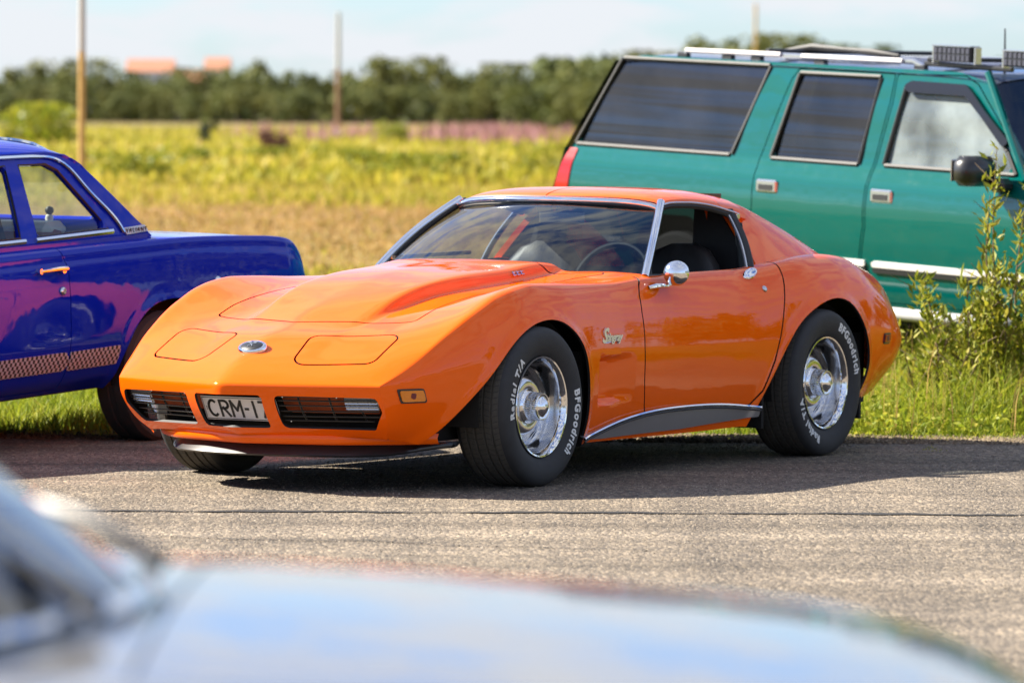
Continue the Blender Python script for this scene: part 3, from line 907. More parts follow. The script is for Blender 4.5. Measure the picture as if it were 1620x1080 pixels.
# ---------------------------------------------------------------- roof, pillars, glass
ROOF_Z = S({-1.40: 1.165, -1.444: 1.182, -1.5: 1.199, -1.6: 1.213, -1.75: 1.220, -2.0: 1.219, -2.2: 1.206, -2.3: 1.193})
ROOF_W = S({-1.4: .512, -1.56: .520, -2.17: .558, -2.3: .565})
ROOF_E = S({-1.4: .030, -1.5: .040, -1.6: .050, -1.9: .066, -2.17: .092, -2.3: .10})
fr = pchip([0, .3, .6, .8, .92, 1.0, 1.015], [0, .03, .13, .32, .60, 1.0, 1.25])
xs = np.linspace(-1.435, -2.27, 90); ws = np.concatenate([-np.linspace(1.015, 0, 46), np.linspace(0, 1.015, 46)[1:]])
G = np.empty((len(xs), len(ws), 3))
for j, wv in enumerate(ws):
    xx = xs-.125*wv*wv*smoothstep(-2.1, -1.5, xs)
    G[:, j, 0] = xx; G[:, j, 1] = wv*ROOF_W(xs); G[:, j, 2] = ROOF_Z(xs)-ROOF_E(xs)*fr(abs(wv))
RV = G.reshape(-1, 3); RT = tri(grid_faces(len(xs), len(ws))); RN = vnormals(RV, RT)
if RN[:, 2].mean() < 0: RT = RT[:, ::-1]; RN = -RN
def roofpanel(name, vals, m='orange'):
    A = np.concatenate([RV, RN]+[v[:, None] for v in vals], 1); T = RT
    for i in range(len(vals)): A, T = clip(A, T, A[:, 6+i])
    V2, T2 = flange(A[:, :3], T, A[:, 3:6], .028)
    return obj(name, V2, T2, m, COUPE, sharp=40)
rx, ry = RV[:, 0], RV[:, 1]
roofpanel('roof_panel', [rx+2.055, ry-.0045]); roofpanel('roof_panel', [rx+2.055, -ry-.0045])
roofpanel('roof_hoop', [-(rx+2.061)])
obj('headliner', RV-RN*.03, RT, 'black', COUPE)

RID = [S({-2.0: .42, -2.10: .44, -2.3: .475, -2.5: .505, -2.7: .53, -2.9: .56, -3.0: .58, -3.1: .6}), S({-2.0: 1.208, -2.10: 1.180, -2.3: 1.144, -2.5: 1.088, -2.7: 1.018, -2.9: .935, -3.0: .888, -3.1: .84})]
BOT = [S({-2.0: .712, -2.10: .708, -2.4: .688, -2.7: .652, -3.0: .60, -3.1: .58}), S({-2.0: .855, -2.10: .862, -2.4: .885, -2.7: .895, -3.0: .865, -3.1: .83})]
ts = np.linspace(-2.13, -3.06, 70)
for sg in (1, -1):
    rows = []
    for t in ts:
        ry_, rz_, by_, bz_ = RID[0](t), RID[1](t), BOT[0](t), BOT[1](t)
        h = max(rz_-bz_, 0)
        fade = smoothstep(-2.6, -2.1, t)
        pts = [(ry_-.075, rz_-.26, -.07), (ry_-.06, rz_-.03, -.07), (ry_-.035, rz_-.004, -.07), (ry_, rz_-.003, -.07)]
        for u_ in (.14, .30, .5, .75, 1.0):
            yb = ry_+(by_-ry_)*u_; zb = rz_+(bz_-rz_)*u_
            yb += .20*h*u_*(1-u_)*(1.5-u_)
            pts.append((yb, zb, -.07+.07*max(0, (u_-.14)/.86)))
        rows.append([(t+dx*fade, sg*yy_, zz_) for yy_, zz_, dx in pts])
    D = np.array(rows)
    Gs, _ = pchip_rows(D, [4, 3, 3, 5, 5, 5, 6, 6])
    Vs_ = Gs.reshape(-1, 3); Ts_ = tri(grid_faces(Gs.shape[0], Gs.shape[1]))
    Ns_ = vnormals(Vs_, Ts_)
    k = np.argmax(Vs_[:, 1]*sg)
    if Ns_[k][1]*sg < 0: Ts_ = Ts_[:, ::-1]; Ns_ = -Ns_
    Vf, Tf = flange(Vs_, Ts_, Ns_, .03)
    obj('sail_panel', Vf, Tf, 'orange', COUPE, sharp=45)
    k_ = Vs_[:, 1]*sg > 0
    obj('sail_lining', Vs_-Ns_*.036, Ts_, 'black', COUPE)
    # post trim along the rear edge of the side window
    top_, bot_ = np.array([-2.165, .553, 1.118]), np.array([-2.085, .708, .860])
    edge = np.array([top_+(bot_-top_)*t+np.array([0, .018*math.sin(math.pi*t), 0]) for t in np.linspace(0, 1, 14)])*[1, sg, 1]
    MB().tube(edge+[.022, 0, 0], .024, 6, flat=.5).build('window_post', M['black'], COUPE)
    MB().tube(edge+[.050, sg*-.004, 0], .007, 6).build('post_trim', M['dull_chrome'], COUPE)
    # gutter over the side window
    gut = np.array([(xx-.125*smoothstep(-2.1, -1.5, xx), ROOF_W(xx)*1.012, ROOF_Z(xx)-ROOF_E(xx)*1.16) for xx in np.linspace(-1.436, -2.17, 24)])*[1, sg, 1]
    MB().tube(gut+[0, 0, -.012], .014, 6, flat=1).build('gutter_seal', M['black'], COUPE)
    MB().tube(gut+[0, sg*.010, .002], .0055, 6).build('gutter_trim', M['dull_chrome'], COUPE)
    MB().box(gut[-1]+[-.012, sg*.008, -.012], (.03, .014, .03), bev=.004).build('gutter_end', M['dull_chrome'], COUPE)
    # windscreen pillar
    a0, a1 = np.array([-1.135, .698, .842]), np.array([-1.572, .524, 1.160])
    pil = np.array([a0+(a1-a0)*t+np.array([.012, .012, .014])*math.sin(math.pi*t) for t in np.linspace(0, 1, 16)])*[1, sg, 1]
    MB().tube(pil, .019, 8).build('windscreen_pillar', M['chrome'], COUPE, sharp=60)
    MB().tube(pil+[-.026, sg*-.010, -.004], .015, 6).build('pillar_seal', M['black'], COUPE)
    # seal along the top of the door
    MB().tube([(-1.14, sg*.703, .846), (-1.4, sg*.706, .840), (-1.8, sg*.706, .842), (-2.04, sg*.706, .858)], .010, 6).build('window_seal', M['black'], COUPE)

hdr = np.array([(-1.435-.125*wv*wv+.006, wv*.515, ROOF_Z(-1.435)-ROOF_E(-1.435)*fr(abs(wv))-.012) for wv in np.linspace(-1.0, 1.0, 41)])
MB().tube(hdr, .0145, 8, flat=1.0).build('windscreen_header', M['chrome'], COUPE, sharp=60)
MB().tube(hdr+[-.004, 0, -.018], .010, 6).build('header_seal', M['black'], COUPE)
MB().tube(hdr+[-.018, 0, .012], .007, 6).build('roof_seal', M['black'], COUPE)
# windscreen
bas = lambda t: np.array([-.845-.30*abs(t)**2.2, .690*t, .868-.030*t*t])
top = lambda t: np.array([-1.437-.125*t*t, .508*t, 1.157-.024*t*t])
tt = np.linspace(-1, 1, 49); uu = np.linspace(0, 1, 21)
WG = np.array([[bas(t)*(1-u_)+top(t)*u_+np.array([.022, 0, .030])*math.sin(math.pi*u_)*(1-.5*t*t) for u_ in uu] for t in tt])
ws_ = obj('windscreen', WG.reshape(-1, 3), grid_faces(49, 21), 'windscreen', COUPE)
MB().tube([bas(t)+[.010, 0, .004] for t in tt], .011, 6).build('windscreen_seal', M['black'], COUPE)
# rear window between the sail panels
Vw = np.array([[(-2.262-.02*math.cos(yv*3), yv, zv) for zv in np.linspace(.84, 1.19, 6)] for yv in np.linspace(-.44, .44, 12)])
obj('rear_window', Vw.reshape(-1, 3), grid_faces(12, 6), 'rear_glass', COUPE)

# ---------------------------------------------------------------- cabin
d = MB(); d.box((-1.16, 0, .74), (.34, 1.30, .17), bev=.05); d.box((-1.30, .36, .74), (.12, .46, .16), bev=.04)
d.build('dashboard', M['dark_leather'], COUPE)
d = MB(); d.box((-1.65, 0, .40), (1.25, .22, .24), bev=.04); d.box((-2.2, 0, .62), (.10, 1.28, .46), bev=.03)
d.box((-1.6, 0, .22), (1.4, 1.25, .03))
d.build('cabin_trim', M['dark_leather'], COUPE)
for sg in (1, -1):
    d = MB(); d.box((-1.62, sg*.672, .60), (1.0, .045, .44), bev=.02)
    d.build('door_lining', M['dark_leather'], COUPE)
    MB().tube([(-1.25, sg*.652, .70), (-1.9, sg*.652, .70)], .006, 6).build('lining_strip', M['dull_chrome'], COUPE)
    seat = MB(); seat.box((-1.72, sg*.36, .40), (.52, .48, .16), bev=.05)
    s1 = seat.build('seat', M['dark_leather'], COUPE)
    prof = [(.46, -1.92, .46), (.48, -1.97, .62), (.46, -2.02, .76), (.38, -2.05, .87), (.26, -2.07, .935), (.10, -2.08, .965)]
    V = []
    for wd, xx, zz in prof:
        for k in range(16):
            an = k/16*2*math.pi
            V.append((xx+.055*math.sin(an)+(.02 if math.sin(an) > 0 else 0)*abs(math.cos(an)), sg*.36+wd/2*np.sign(math.cos(an))*abs(math.cos(an))**.5, zz))
    F = [(i*16+k, i*16+(k+1) % 16, (i+1)*16+(k+1) % 16, (i+1)*16+k) for i in range(5) for k in range(16)]+[tuple(range(80, 96))]
    obj('seat_back', np.array(V), fix_normals(np.array(V), F), 'dark_leather', s1)
sw = MB(); c0 = np.array([-1.42, .36, .80]); sa = np.linspace(0, 2*np.pi, 40, endpoint=False)
e1, e2 = np.array([0, 1., 0]), np.array([-.42, 0, .907])
sw.tube([c0+.19*(math.cos(t)*e1+math.sin(t)*e2) for t in sa], .013, 8, closed=True)
swo = sw.build('steering_wheel', M['dark_leather'], COUPE)
sp = MB()
for t in (math.pi/2*0+.2, math.pi-.2, -math.pi/2): sp.tube([c0, c0+.18*(math.cos(t)*e1+math.sin(t)*e2)], .011, 6)
sp.tube([c0+np.array([.03, 0, .01]), c0+np.array([.22, 0, -.09])], .022, 8)
sp.build('wheel_spoke', M['dull_chrome'], swo)
for sg in (1, -1):
    d = MB(); d.add([(-2.20, sg*.34, 1.165), (-2.20, sg*.490, 1.140), (-2.20, sg*.60, .98), (-2.17, sg*.66, .84), (-2.17, sg*.34, .80),
                     (-2.22, sg*.34, 1.165), (-2.22, sg*.490, 1.140), (-2.22, sg*.60, .98), (-2.19, sg*.66, .84), (-2.19, sg*.34, .80)],
                    [(0, 1, 2, 3, 4), (5, 9, 8, 7, 6), (0, 5, 6, 1), (1, 6, 7, 2), (2, 7, 8, 3)]); d.build('bulkhead_trim', M['black'], COUPE)
# a bright strip and belt straps seen inside
mm = MB(); mm.box((-1.56, .02, 1.085), (.018, .235, .060), bev=.012)
im = mm.build('inner_mirror', M['dull_chrome'], COUPE)
MB().tube([(-1.55, .02, 1.11), (-1.50, .02, 1.16)], .007, 6).build('mirror_stem', M['dull_chrome'], im)
MB().tube([(-1.86, -.655, .91), (-1.5, -.655, .905), (-1.2, -.655, .90)], .010, 6).build('grab_bar', M['gold'], COUPE)
MB().tube([(-2.14, .60, 1.06), (-2.13, .62, .95), (-2.12, .63, .72)], .022, 6, flat=.2).build('belt_strap', M['satin_black'], COUPE)

# ---------------------------------------------------------------- door furniture
for sg, dr in ((1, doors[0]), (-1, doors[1])):
    p, nn = side_pt(-1.99, .838, sg)
    hd = MB(); V = []
    a = np.linspace(0, 2*np.pi, 24, endpoint=False)
    tng = np.array([-.92, 0, .38]); tng = tng-(tng@nn)*nn
    upd = np.cross(nn, tng)
    def ov(rx_, ry_, h_): return frame_to(np.stack([rx_*np.cos(a), ry_*np.sin(a), np.full(24, h_)], -1), p, tng, upd, nn)
    V = np.concatenate([ov(.070, .024, .001), ov(.066, .021, .007), ov(.052, .014, .004)])
    F = [(i*24+k, i*24+(k+1) % 24, (i+1)*24+(k+1) % 24, (i+1)*24+k) for i in range(2) for k in range(24)]+[tuple(range(48, 72))]
    obj('door_handle', V, fix_normals(V, F), 'chrome', dr, sharp=50)
    p, nn = side_pt(-2.03, .770, sg)
    V, F = lathe([(.001, .008), (.010, .008), (.014, .005), (.016, 0), (.016, -.004)], 20, 'z')
    V = frame_to(V, p, (1, 0, 0), np.cross(nn, (1, 0, 0)), nn)
    obj('door_lock', V, F, 'dull_chrome', dr, sharp=50)
    # chrome bullet mirror
    mx_ = 0 if sg > 0 else -.27
    base, nb = side_pt(-1.095+mx_, .800, sg)
    cM = np.array([-1.20+mx_, sg*(.820 if sg > 0 else .80), .860])
    th = np.linspace(0, np.pi, 15)
    prof = [(.056*math.sin(t)**(.85), -.058*math.cos(t)) for t in th]; prof[0] = (.001, -.058); prof[-1] = (.001, .045)
    prof = [(r_, min(h_, .045)) for r_, h_ in prof]
    V, F = lathe([(r_, -h_) for r_, h_ in prof], 28, 'x')
    mr = obj('door_mirror', V+cM, fix_normals(V, [tuple(f) for f in F]), 'chrome', COUPE, sharp=70)
    st = MB(); st.tube([base+[0.03, 0, -.002], base+[0, sg*.02, .006], base*[.4, .4, .4]+cM*.6+[0, 0, -.030], cM+[.0, 0, -.03]], [.015, .019, .016, .014], 8, flat=.6)
    st.build('mirror_stalk', M['chrome'], mr)

# ---------------------------------------------------------------- wheels
def ring_text(s, ang0, r0, h, sgn, yoff, spacing=1.0, out=.0022, bold=.02, squash=1.0):
    """letters bent round the tyre wall; ang0 = clock angle of the middle, reading clockwise seen from outside"""
    V, F = text_geo(s, 1.0, .05, bold, 0, spacing)
    V[:, 0] -= (V[:, 0].max()+V[:, 0].min())/2
    Hh = .72
    th = ang0 - V[:, 0]*h*squash/r0/Hh
    r = r0 + V[:, 1]*h/Hh*.95
    yo = yoff + (V[:, 2] > 0)*out
    return np.stack([-sgn*-1*0 + r*np.cos(th)*1.0, yo, r*np.sin(th)], -1), F, th

tyre_prof = [(.198, .070), (.208, .098), (.222, .110), (.245, .1225), (.275, .128), (.300, .127), (.318, .120), (.327, .110), (.3315, .100)]
tread = []
for k, (a_, b_) in enumerate([(.100, .068), (.062, .038), (.032, .006), (.0, -.026)]): pass
gro = [.074, .040, .006, -.006-.034, -.074]
tread = []
edges = [.100, .066, .058, .033, .025, -.004+.008, -.004, -.025, -.033, -.058, -.066, -.100]
lv = True
zz_ = []
tr = [(.3330, .094)]
for c_ in (.062, .022, -.022, -.062):
    tr += [(.3350, c_+.0055), (.3275, c_+.0035), (.3275, c_-.0035), (.3350, c_-.0055)]
tr += [(.3330, -.094)]
full_prof = tyre_prof+[tr[0]]
tyre_V, tyre_F = lathe(full_prof, 96, 'y')
inner_V, inner_F = lathe([(r_, -h_) for r_, h_ in ([tr[0]]+tyre_prof[::-1])], 96, 'y')
tyre_F = np.concatenate([tyre_F, inner_F+len(tyre_V)]); tyre_V = np.concatenate([tyre_V, inner_V])
tread_V, tread_F = lathe(tr, 96, 'y')
me_tyre = None
def rally_rim():
    """deep trim ring, dished centre with slots and a ribbed cap; outside is +y"""
    out = {}
    V, F = lathe([(.190, .082), (.2015, .092), (.209, .1015), (.2115, .1075), (.2095, .1115), (.203, .110), (.196, .100), (.190, .080), (.186, .050), (.182, .035)], 72, 'y')
    out['trim_ring'] = (V, F)
    V, F = lathe([(.190, .082), (.183, .036), (.178, .018), (.170, .010), (.150, .016), (.128, .034), (.112, .045), (.098, .048), (.080, .046), (.070, .044)], 72, 'y')
    out['rim'] = (V, F)
    n = 120
    prof = [(.074, .040), (.073, .048), (.066, .055), (.062, .060), (.058, .108), (.056, .112)]
    V, F = lathe(prof, n, 'y')
    V = V.reshape(len(prof), n, 3)
    k = np.arange(n)
    for i in (3, 4):
        s_ = np.where(k % 3 == 0, .945, 1.0)[:, None]
        V[i, :, [0, 2]] *= s_.T
    out['hub_cap'] = (V.reshape(-1, 3), F)
    V, F = lathe([(.056, .112), (.054, .116), (.048, .116), (.044, .112), (.040, .113), (.032, .124), (.020, .131), (.001, .133)], 48, 'y')
    out['cap_crown'] = (V, F)
    return out
RIM = rally_rim()
WHEEL_MESH = {}
def wheel_at(cx, cy, sgn, rot):
    root = empty('wheel', (cx, cy, .333), 0, COUPE)
    fl = np.array([1, sgn, 1.0])
    def part(name, V, F, m, sharp=40):
        key = (name, sgn, rot if 'letter' in name else 0)
        if key not in WHEEL_MESH:
            V2 = V*fl; F2 = F[:, ::-1] if (sgn < 0 and isinstance(F, np.ndarray)) else F
            if isinstance(F2, np.ndarray): F2 = F2[:, ::-1]
            me = mesh_fast(name, V2, F2, sharp); me.materials.append(M[m]); WHEEL_MESH[key] = me
        o = link(bpy.data.objects.new(name, WHEEL_MESH[key])); o.parent = root
        return o
    part('tyre', tyre_V, tyre_F, 'rubber', 30)
    part('tread', tread_V, tread_F, 'tread', 30)
    part('trim_ring', *RIM['trim_ring'], 'chrome'); part('rim', *RIM['rim'], 'rim_chrome')
    part('hub_cap', *RIM['hub_cap'], 'chrome', 25); part('cap_crown', *RIM['cap_crown'], 'chrome', 60)
    # dark slots in the dish
    for k in range(5):
        a_ = k*2*math.pi/5+.3
        arc = np.linspace(a_-.24, a_+.24, 7)
        V = [(r_*math.cos(t), y_, r_*math.sin(t)) for r_, y_ in ((.158, .0185), (.132, .0375)) for t in arc]
        part('rim_slot'+'.%03d' % k, np.array(V), [(i, i+1, i+8, i+7) for i in range(6)], 'under').name = 'rim_slot'
    # sipes across the tread ribs
    si = MB()
    for k in range(84):
        a_ = k*2*math.pi/84
        for (y0, y1, sk) in ((.093, .069, .02), (.056, .028, -.02), (.016, -.016, .02), (-.028, -.056, -.02), (-.069, -.093, .02)):
            w_ = .0035
            P = []
            for (yy_, da_) in ((y0, sk/2), (y1, -sk/2)):
                rr = .3353 if abs(yy_) < .09 else .3336
                for q_ in (-w_, w_): P.append((rr*math.cos(a_+da_+q_), yy_, rr*math.sin(a_+da_+q_)))
            sl_ = P; si.add(P, [(0, 1, 3, 2)])
    o = part('tread_sipes', np.array(si.v), si.f, 'black'); o['kind'] = 'stuff'
    # lettering: seen from outside on the left, +x is to the reader's left
    def letters(s, clock, r0, h, sp):
        V, F = text_geo(s, 1.0, .05, .036, .0, sp)
        V[:, 0] -= (V[:, 0].max()+V[:, 0].min())/2
        ang = math.radians(clock) + V[:, 0]*h/.72/r0            # clockwise from the top
        r = r0+V[:, 1]*h/.72
        yo = np.interp(r, [.222, .245, .275, .300, .318], [.110, .1225, .128, .127, .120])
        return np.stack([-r*np.sin(ang), yo+np.where(V[:, 2] > 0, .0022, -.002), r*np.cos(ang)], -1), F
    for txt, ck, sp in (('BFGoodrich', rot[0], 1.22), ('Radial T/A', rot[1], 1.25)):
        V, F = letters(txt, ck, .268, .036, sp)
        part('letters_'+('maker' if txt[0] == 'B' else 'model')+'', V, F if sgn > 0 else [f[::-1] for f in F], 'white_letter').name = 'tyre_lettering'
    return root
wheel_at(0, .757, 1, (108, 290)).rotation_euler = (0, 0, R(1.0))
wheel_at(-2.489, .760, 1, (52, 228))
wheel_at(0, -.757, -1, (100, 280)).rotation_euler = (0, 0, R(1.0))
wheel_at(-2.489, -.760, -1, (40, 220))
# ================================================================== SETTING
def attr_mat(name, stops, rough=0.75, trans=0.35, attr='shade'):
    """colour from a per-piece random value; thin leaves also let light through"""
    m, n, l, b = new_mat(name)
    at = n.new('ShaderNodeAttribute'); at.attribute_name = attr
    rp = n.new('ShaderNodeValToRGB')
    els = rp.color_ramp.elements
    while len(els) < len(stops): els.new(.5)
    for e, (p_, c_) in zip(els, stops): e.position = p_; e.color = (*c_, 1)
    l.new(at.outputs['Fac'], rp.inputs[0]); l.new(rp.outputs[0], b.inputs['Base Color'])
    b.inputs['Roughness'].default_value = rough
    b.inputs['Specular IOR Level'].default_value = .25
    if trans > 0:
        t = n.new('ShaderNodeBsdfTranslucent'); l.new(rp.outputs[0], t.inputs[0])
        mx = n.new('ShaderNodeMixShader'); mx.inputs[0].default_value = trans
        l.new(b.outputs[0], mx.inputs[1]); l.new(t.outputs[0], mx.inputs[2])
        l.new(mx.outputs[0], n['Material Output'].inputs[0])
    return m
def set_attr(o, vals, name='shade'):
    a = o.data.attributes.new(name, 'FLOAT', 'POINT'); a.data.foreach_set('value', np.asarray(vals, np.float32))

def asphalt_mat():
    m, n, l, b = new_mat('asphalt')
    tc = n.new('ShaderNodeTexCoord')
    mp = n.new('ShaderNodeMapping'); mp.inputs['Scale'].default_value = (1, .30, 1)
    l.new(tc.outputs['Object'], mp.inputs[0])
    vo = n.new('ShaderNodeTexVoronoi'); vo.inputs['Scale'].default_value = 75
    l.new(mp.outputs[0], vo.inputs['Vector'])
    rp = n.new('ShaderNodeValToRGB'); els = rp.color_ramp.elements
    els[0].position = 0; els[0].color = (.105, .088, .070, 1)
    els[1].position = 1; els[1].color = (.28, .225, .160, 1)
    for p_, c_ in ((.35, (.145, .120, .092)), (.6, (.190, .155, .116)), (.85, (.235, .190, .140))):
        e = els.new(p_); e.color = (*c_, 1)
    sx = n.new('ShaderNodeSeparateColor'); l.new(vo.outputs['Color'], sx.inputs[0])
    l.new(sx.outputs[0], rp.inputs[0])
    n1 = n.new('ShaderNodeTexNoise'); n1.inputs['Scale'].default_value = 1.1; n1.inputs['Detail'].default_value = 7
    mp2 = n.new('ShaderNodeMapping'); mp2.inputs['Scale'].default_value = (.35, 1.6, 1); l.new(tc.outputs['Object'], mp2.inputs[0])
    l.new(mp2.outputs[0], n1.inputs['Vector'])
    mr = n.new('ShaderNodeMapRange'); mr.inputs['From Min'].default_value = .3; mr.inputs['From Max'].default_value = .7
    mr.inputs['To Min'].default_value = .74; mr.inputs['To Max'].default_value = 1.18
    l.new(n1.outputs['Fac'], mr.inputs['Value'])
    n2 = n.new('ShaderNodeTexNoise'); n2.inputs['Scale'].default_value = 28; n2.inputs['Detail'].default_value = 4
    l.new(mp.outputs[0], n2.inputs['Vector'])
    mr2 = n.new('ShaderNodeMapRange'); mr2.inputs['From Min'].default_value = .3; mr2.inputs['From Max'].default_value = .7
    mr2.inputs['To Min'].default_value = .84; mr2.inputs['To Max'].default_value = 1.16
    l.new(n2.outputs['Fac'], mr2.inputs['Value'])
    n3 = n.new('ShaderNodeTexNoise'); n3.inputs['Scale'].default_value = .9; n3.inputs['Detail'].default_value = 9; n3.inputs['Roughness'].default_value = .62
    mp3 = n.new('ShaderNodeMapping'); mp3.inputs['Scale'].default_value = (.16, 2.4, 1); l.new(tc.outputs['Object'], mp3.inputs[0]); l.new(mp3.outputs[0], n3.inputs['Vector'])
    mr3 = n.new('ShaderNodeMapRange'); mr3.inputs['From Min'].default_value = .35; mr3.inputs['From Max'].default_value = .62
    mr3.inputs['To Min'].default_value = .70; mr3.inputs['To Max'].default_value = 1.12
    l.new(n3.outputs['Fac'], mr3.inputs['Value'])
    mu0 = n.new('ShaderNodeMath'); mu0.operation = 'MULTIPLY'; l.new(mr.outputs[0], mu0.inputs[0]); l.new(mr3.outputs[0], mu0.inputs[1])
    mu = n.new('ShaderNodeMath'); mu.operation = 'MULTIPLY'
    l.new(mu0.outputs[0], mu.inputs[0]); l.new(mr2.outputs[0], mu.inputs[1])
    vm = n.new('ShaderNodeVectorMath'); vm.operation = 'SCALE'
    l.new(rp.outputs[0], vm.inputs[0]); l.new(mu.outputs[0], vm.inputs['Scale'])
    l.new(vm.outputs[0], b.inputs['Base Color'])
    b.inputs['Roughness'].default_value = .88; b.inputs['Specular IOR Level'].default_value = .3
    bp = n.new('ShaderNodeBump'); bp.inputs['Strength'].default_value = .8; bp.inputs['Distance'].default_value = .006
    l.new(vo.outputs['Distance'], bp.inputs['Height']); bp.invert = True
    l.new(bp.outputs[0], b.inputs['Normal'])
    return m
def field_mat():
    m, n, l, b = new_mat('field')
    tc = n.new('ShaderNodeTexCoord')
    def noise(scale, sc, det=6):
        mp = n.new('ShaderNodeMapping'); mp.inputs['Scale'].default_value = sc
        l.new(tc.outputs['Object'], mp.inputs[0])
        t = n.new('ShaderNodeTexNoise'); t.inputs['Scale'].default_value = scale; t.inputs['Detail'].default_value = det
        l.new(mp.outputs[0], t.inputs['Vector']); return t.outputs['Fac']
    def ramp(v, stops):
        rp = n.new('ShaderNodeValToRGB'); els = rp.color_ramp.elements
        while len(els) < len(stops): els.new(.5)
        for e, (p_, c_) in zip(els, stops): e.position = p_; e.color = (*c_, 1)
        l.new(v, rp.inputs[0]); return rp.outputs[0]
    # how far out: dry cut strip, then meadow, then paler far meadow
    sep = n.new('ShaderNodeSeparateXYZ'); l.new(tc.outputs['Object'], sep.inputs[0])
    wob = noise(.06, (1, .5, 1), 4)
    ad = n.new('ShaderNodeMath'); ad.operation = 'MULTIPLY_ADD'; ad.inputs[1].default_value = 30.0
    l.new(wob, ad.inputs[0]); l.new(sep.outputs[1], ad.inputs[2])
    lg = n.new('ShaderNodeMath'); lg.operation = 'LOGARITHM'; lg.inputs[1].default_value = 10; 
    mx0 = n.new('ShaderNodeMath'); mx0.operation = 'MAXIMUM'; mx0.inputs[1].default_value = 1.0
    l.new(ad.outputs[0], mx0.inputs[0]); l.new(mx0.outputs[0], lg.inputs[0])
    mr = n.new('ShaderNodeMapRange'); mr.inputs['From Min'].default_value = 1.4; mr.inputs['From Max'].default_value = 3.0
    l.new(lg.outputs[0], mr.inputs['Value'])
    G1, G2, BR, YG, PK = (.13, .145, .02), (.17, .165, .028), (.24, .145, .06), (.20, .185, .035), (.20, .145, .08)
    base = ramp(mr.outputs[0], [(0, G1), (.16, G2), (.29, (.21, .155, .045)), (.36, BR), (.44, BR), (.50, (.21, .17, .045)), (.58, YG), (.68, G2), (.80, (.21, .18, .05)), (.9, PK), (1, G1)])
    var = noise(.5, (1, .22, 1), 8)
    mxr = n.new('ShaderNodeMixRGB'); mxr.blend_type = 'MULTIPLY'; mxr.inputs[0].default_value = 1
    l.new(base, mxr.inputs[1])
    l.new(ramp(var, [(.25, (.62, .70, .6)), (.5, (1, 1, 1)), (.75, (1.25, 1.15, .95))]), mxr.inputs[2])
    l.new(mxr.outputs[0], b.inputs['Base Color'])
    b.inputs['Roughness'].default_value = .95; b.inputs['Specular IOR Level'].default_value = .1
    return m
M['asphalt'] = asphalt_mat(); M['field'] = field_mat()

def leaf_quads(C, size, droop=.3, ratio=.55, nrm=None):
    n = len(C)
    d = rng.normal(size=(n, 3)); d[:, 2] = d[:, 2]*.6
    d /= np.linalg.norm(d, axis=1)[:, None]
    r = rng.normal(size=(n, 3)); r -= (r*d).sum(1)[:, None]*d; r /= np.linalg.norm(r, axis=1)[:, None]
    L = d*size[:, None]; Wd = r*size[:, None]*ratio/2
    V = np.stack([C-L*.5, C+Wd, C+L*.5, C-Wd], 1).reshape(-1, 3)
    F = np.arange(4*n).reshape(n, 4)
    return V, F
V = np.array([[-2600, -60, -.03], [2600, -60, -.03], [2600, 3800, -.03], [-2600, 3800, -.03]])
props(obj('field', V, np.array([[0, 1, 2, 3]]), 'field'), kind='structure')
# asphalt with a ragged outer edge
ex = np.linspace(-90, 90, 1801)
def edge_y(x):
    return 25.45 + .10*np.sin(x*1.7+.4)+.06*np.sin(x*4.3)+.035*np.sin(x*11.1+1)+.02*np.sin(x*29.0)
V = np.concatenate([np.stack([ex, np.full_like(ex, -50), np.zeros_like(ex)], -1), np.stack([ex, edge_y(ex), np.zeros_like(ex)], -1),
                    np.stack([ex, edge_y(ex)+.05, np.full_like(ex, -.035)], -1)])
n_ = len(ex); k = np.arange(n_-1)
F = np.concatenate([np.stack([k, k+1, k+1+n_, k+n_], -1), np.stack([k+n_, k+1+n_, k+1+2*n_, k+2*n_], -1)])
props(obj('asphalt_yard', V, F, 'asphalt', sharp=None), kind='structure')
# tarred joint across the yard
jx = np.linspace(-14, 14, 700)
jy = 20.68+.012*jx*.2+.022*np.sin(jx*1.3)+.014*np.sin(jx*6)+.010*np.sin(jx*17)+.008*np.sin(jx*41+1)
jw = .029+.011*np.sin(jx*5.3)+.008*np.sin(jx*13+2)+.005*np.sin(jx*37)
V = np.concatenate([np.stack([jx, jy-jw, np.full_like(jx, .004)], -1), np.stack([jx, jy+jw, np.full_like(jx, .004)], -1)])
k = np.arange(len(jx)-1)
props(obj('pavement_joint', V, np.stack([k, k+1, k+1+len(jx), k+len(jx)], -1), pmat('joint_tar', (.018, .017, .016), rough=.8, noise=.3, nscale=9)), kind='structure')

# finer cracks wandering over the yard
for (cx0, cy0, cx1, cy1) in ((.2, 24.45, 2.9, 24.62), (.9, 23.75, 3.3, 24.05), (-2.9, 23.2, -.9, 23.6), (1.2, 22.0, 3.2, 21.3), (-1.6, 19.4, .6, 18.9)):
    n_ = 120; t = np.linspace(0, 1, n_)
    wob = np.cumsum(rng.normal(0, .010, n_)); wob -= np.linspace(0, wob[-1], n_)
    cx = cx0+(cx1-cx0)*t; cy = cy0+(cy1-cy0)*t+wob; cw = (.005+.006*rng.random(n_))*np.sin(np.pi*t)**.4
    V = np.concatenate([np.stack([cx, cy-cw, np.full(n_, .004)], -1), np.stack([cx, cy+cw, np.full(n_, .004)], -1)])
    k = np.arange(n_-1); props(obj('asphalt_crack', V, np.stack([k, k+1, k+1+n_, k+n_], -1), bpy.data.materials['joint_tar']), kind='structure')
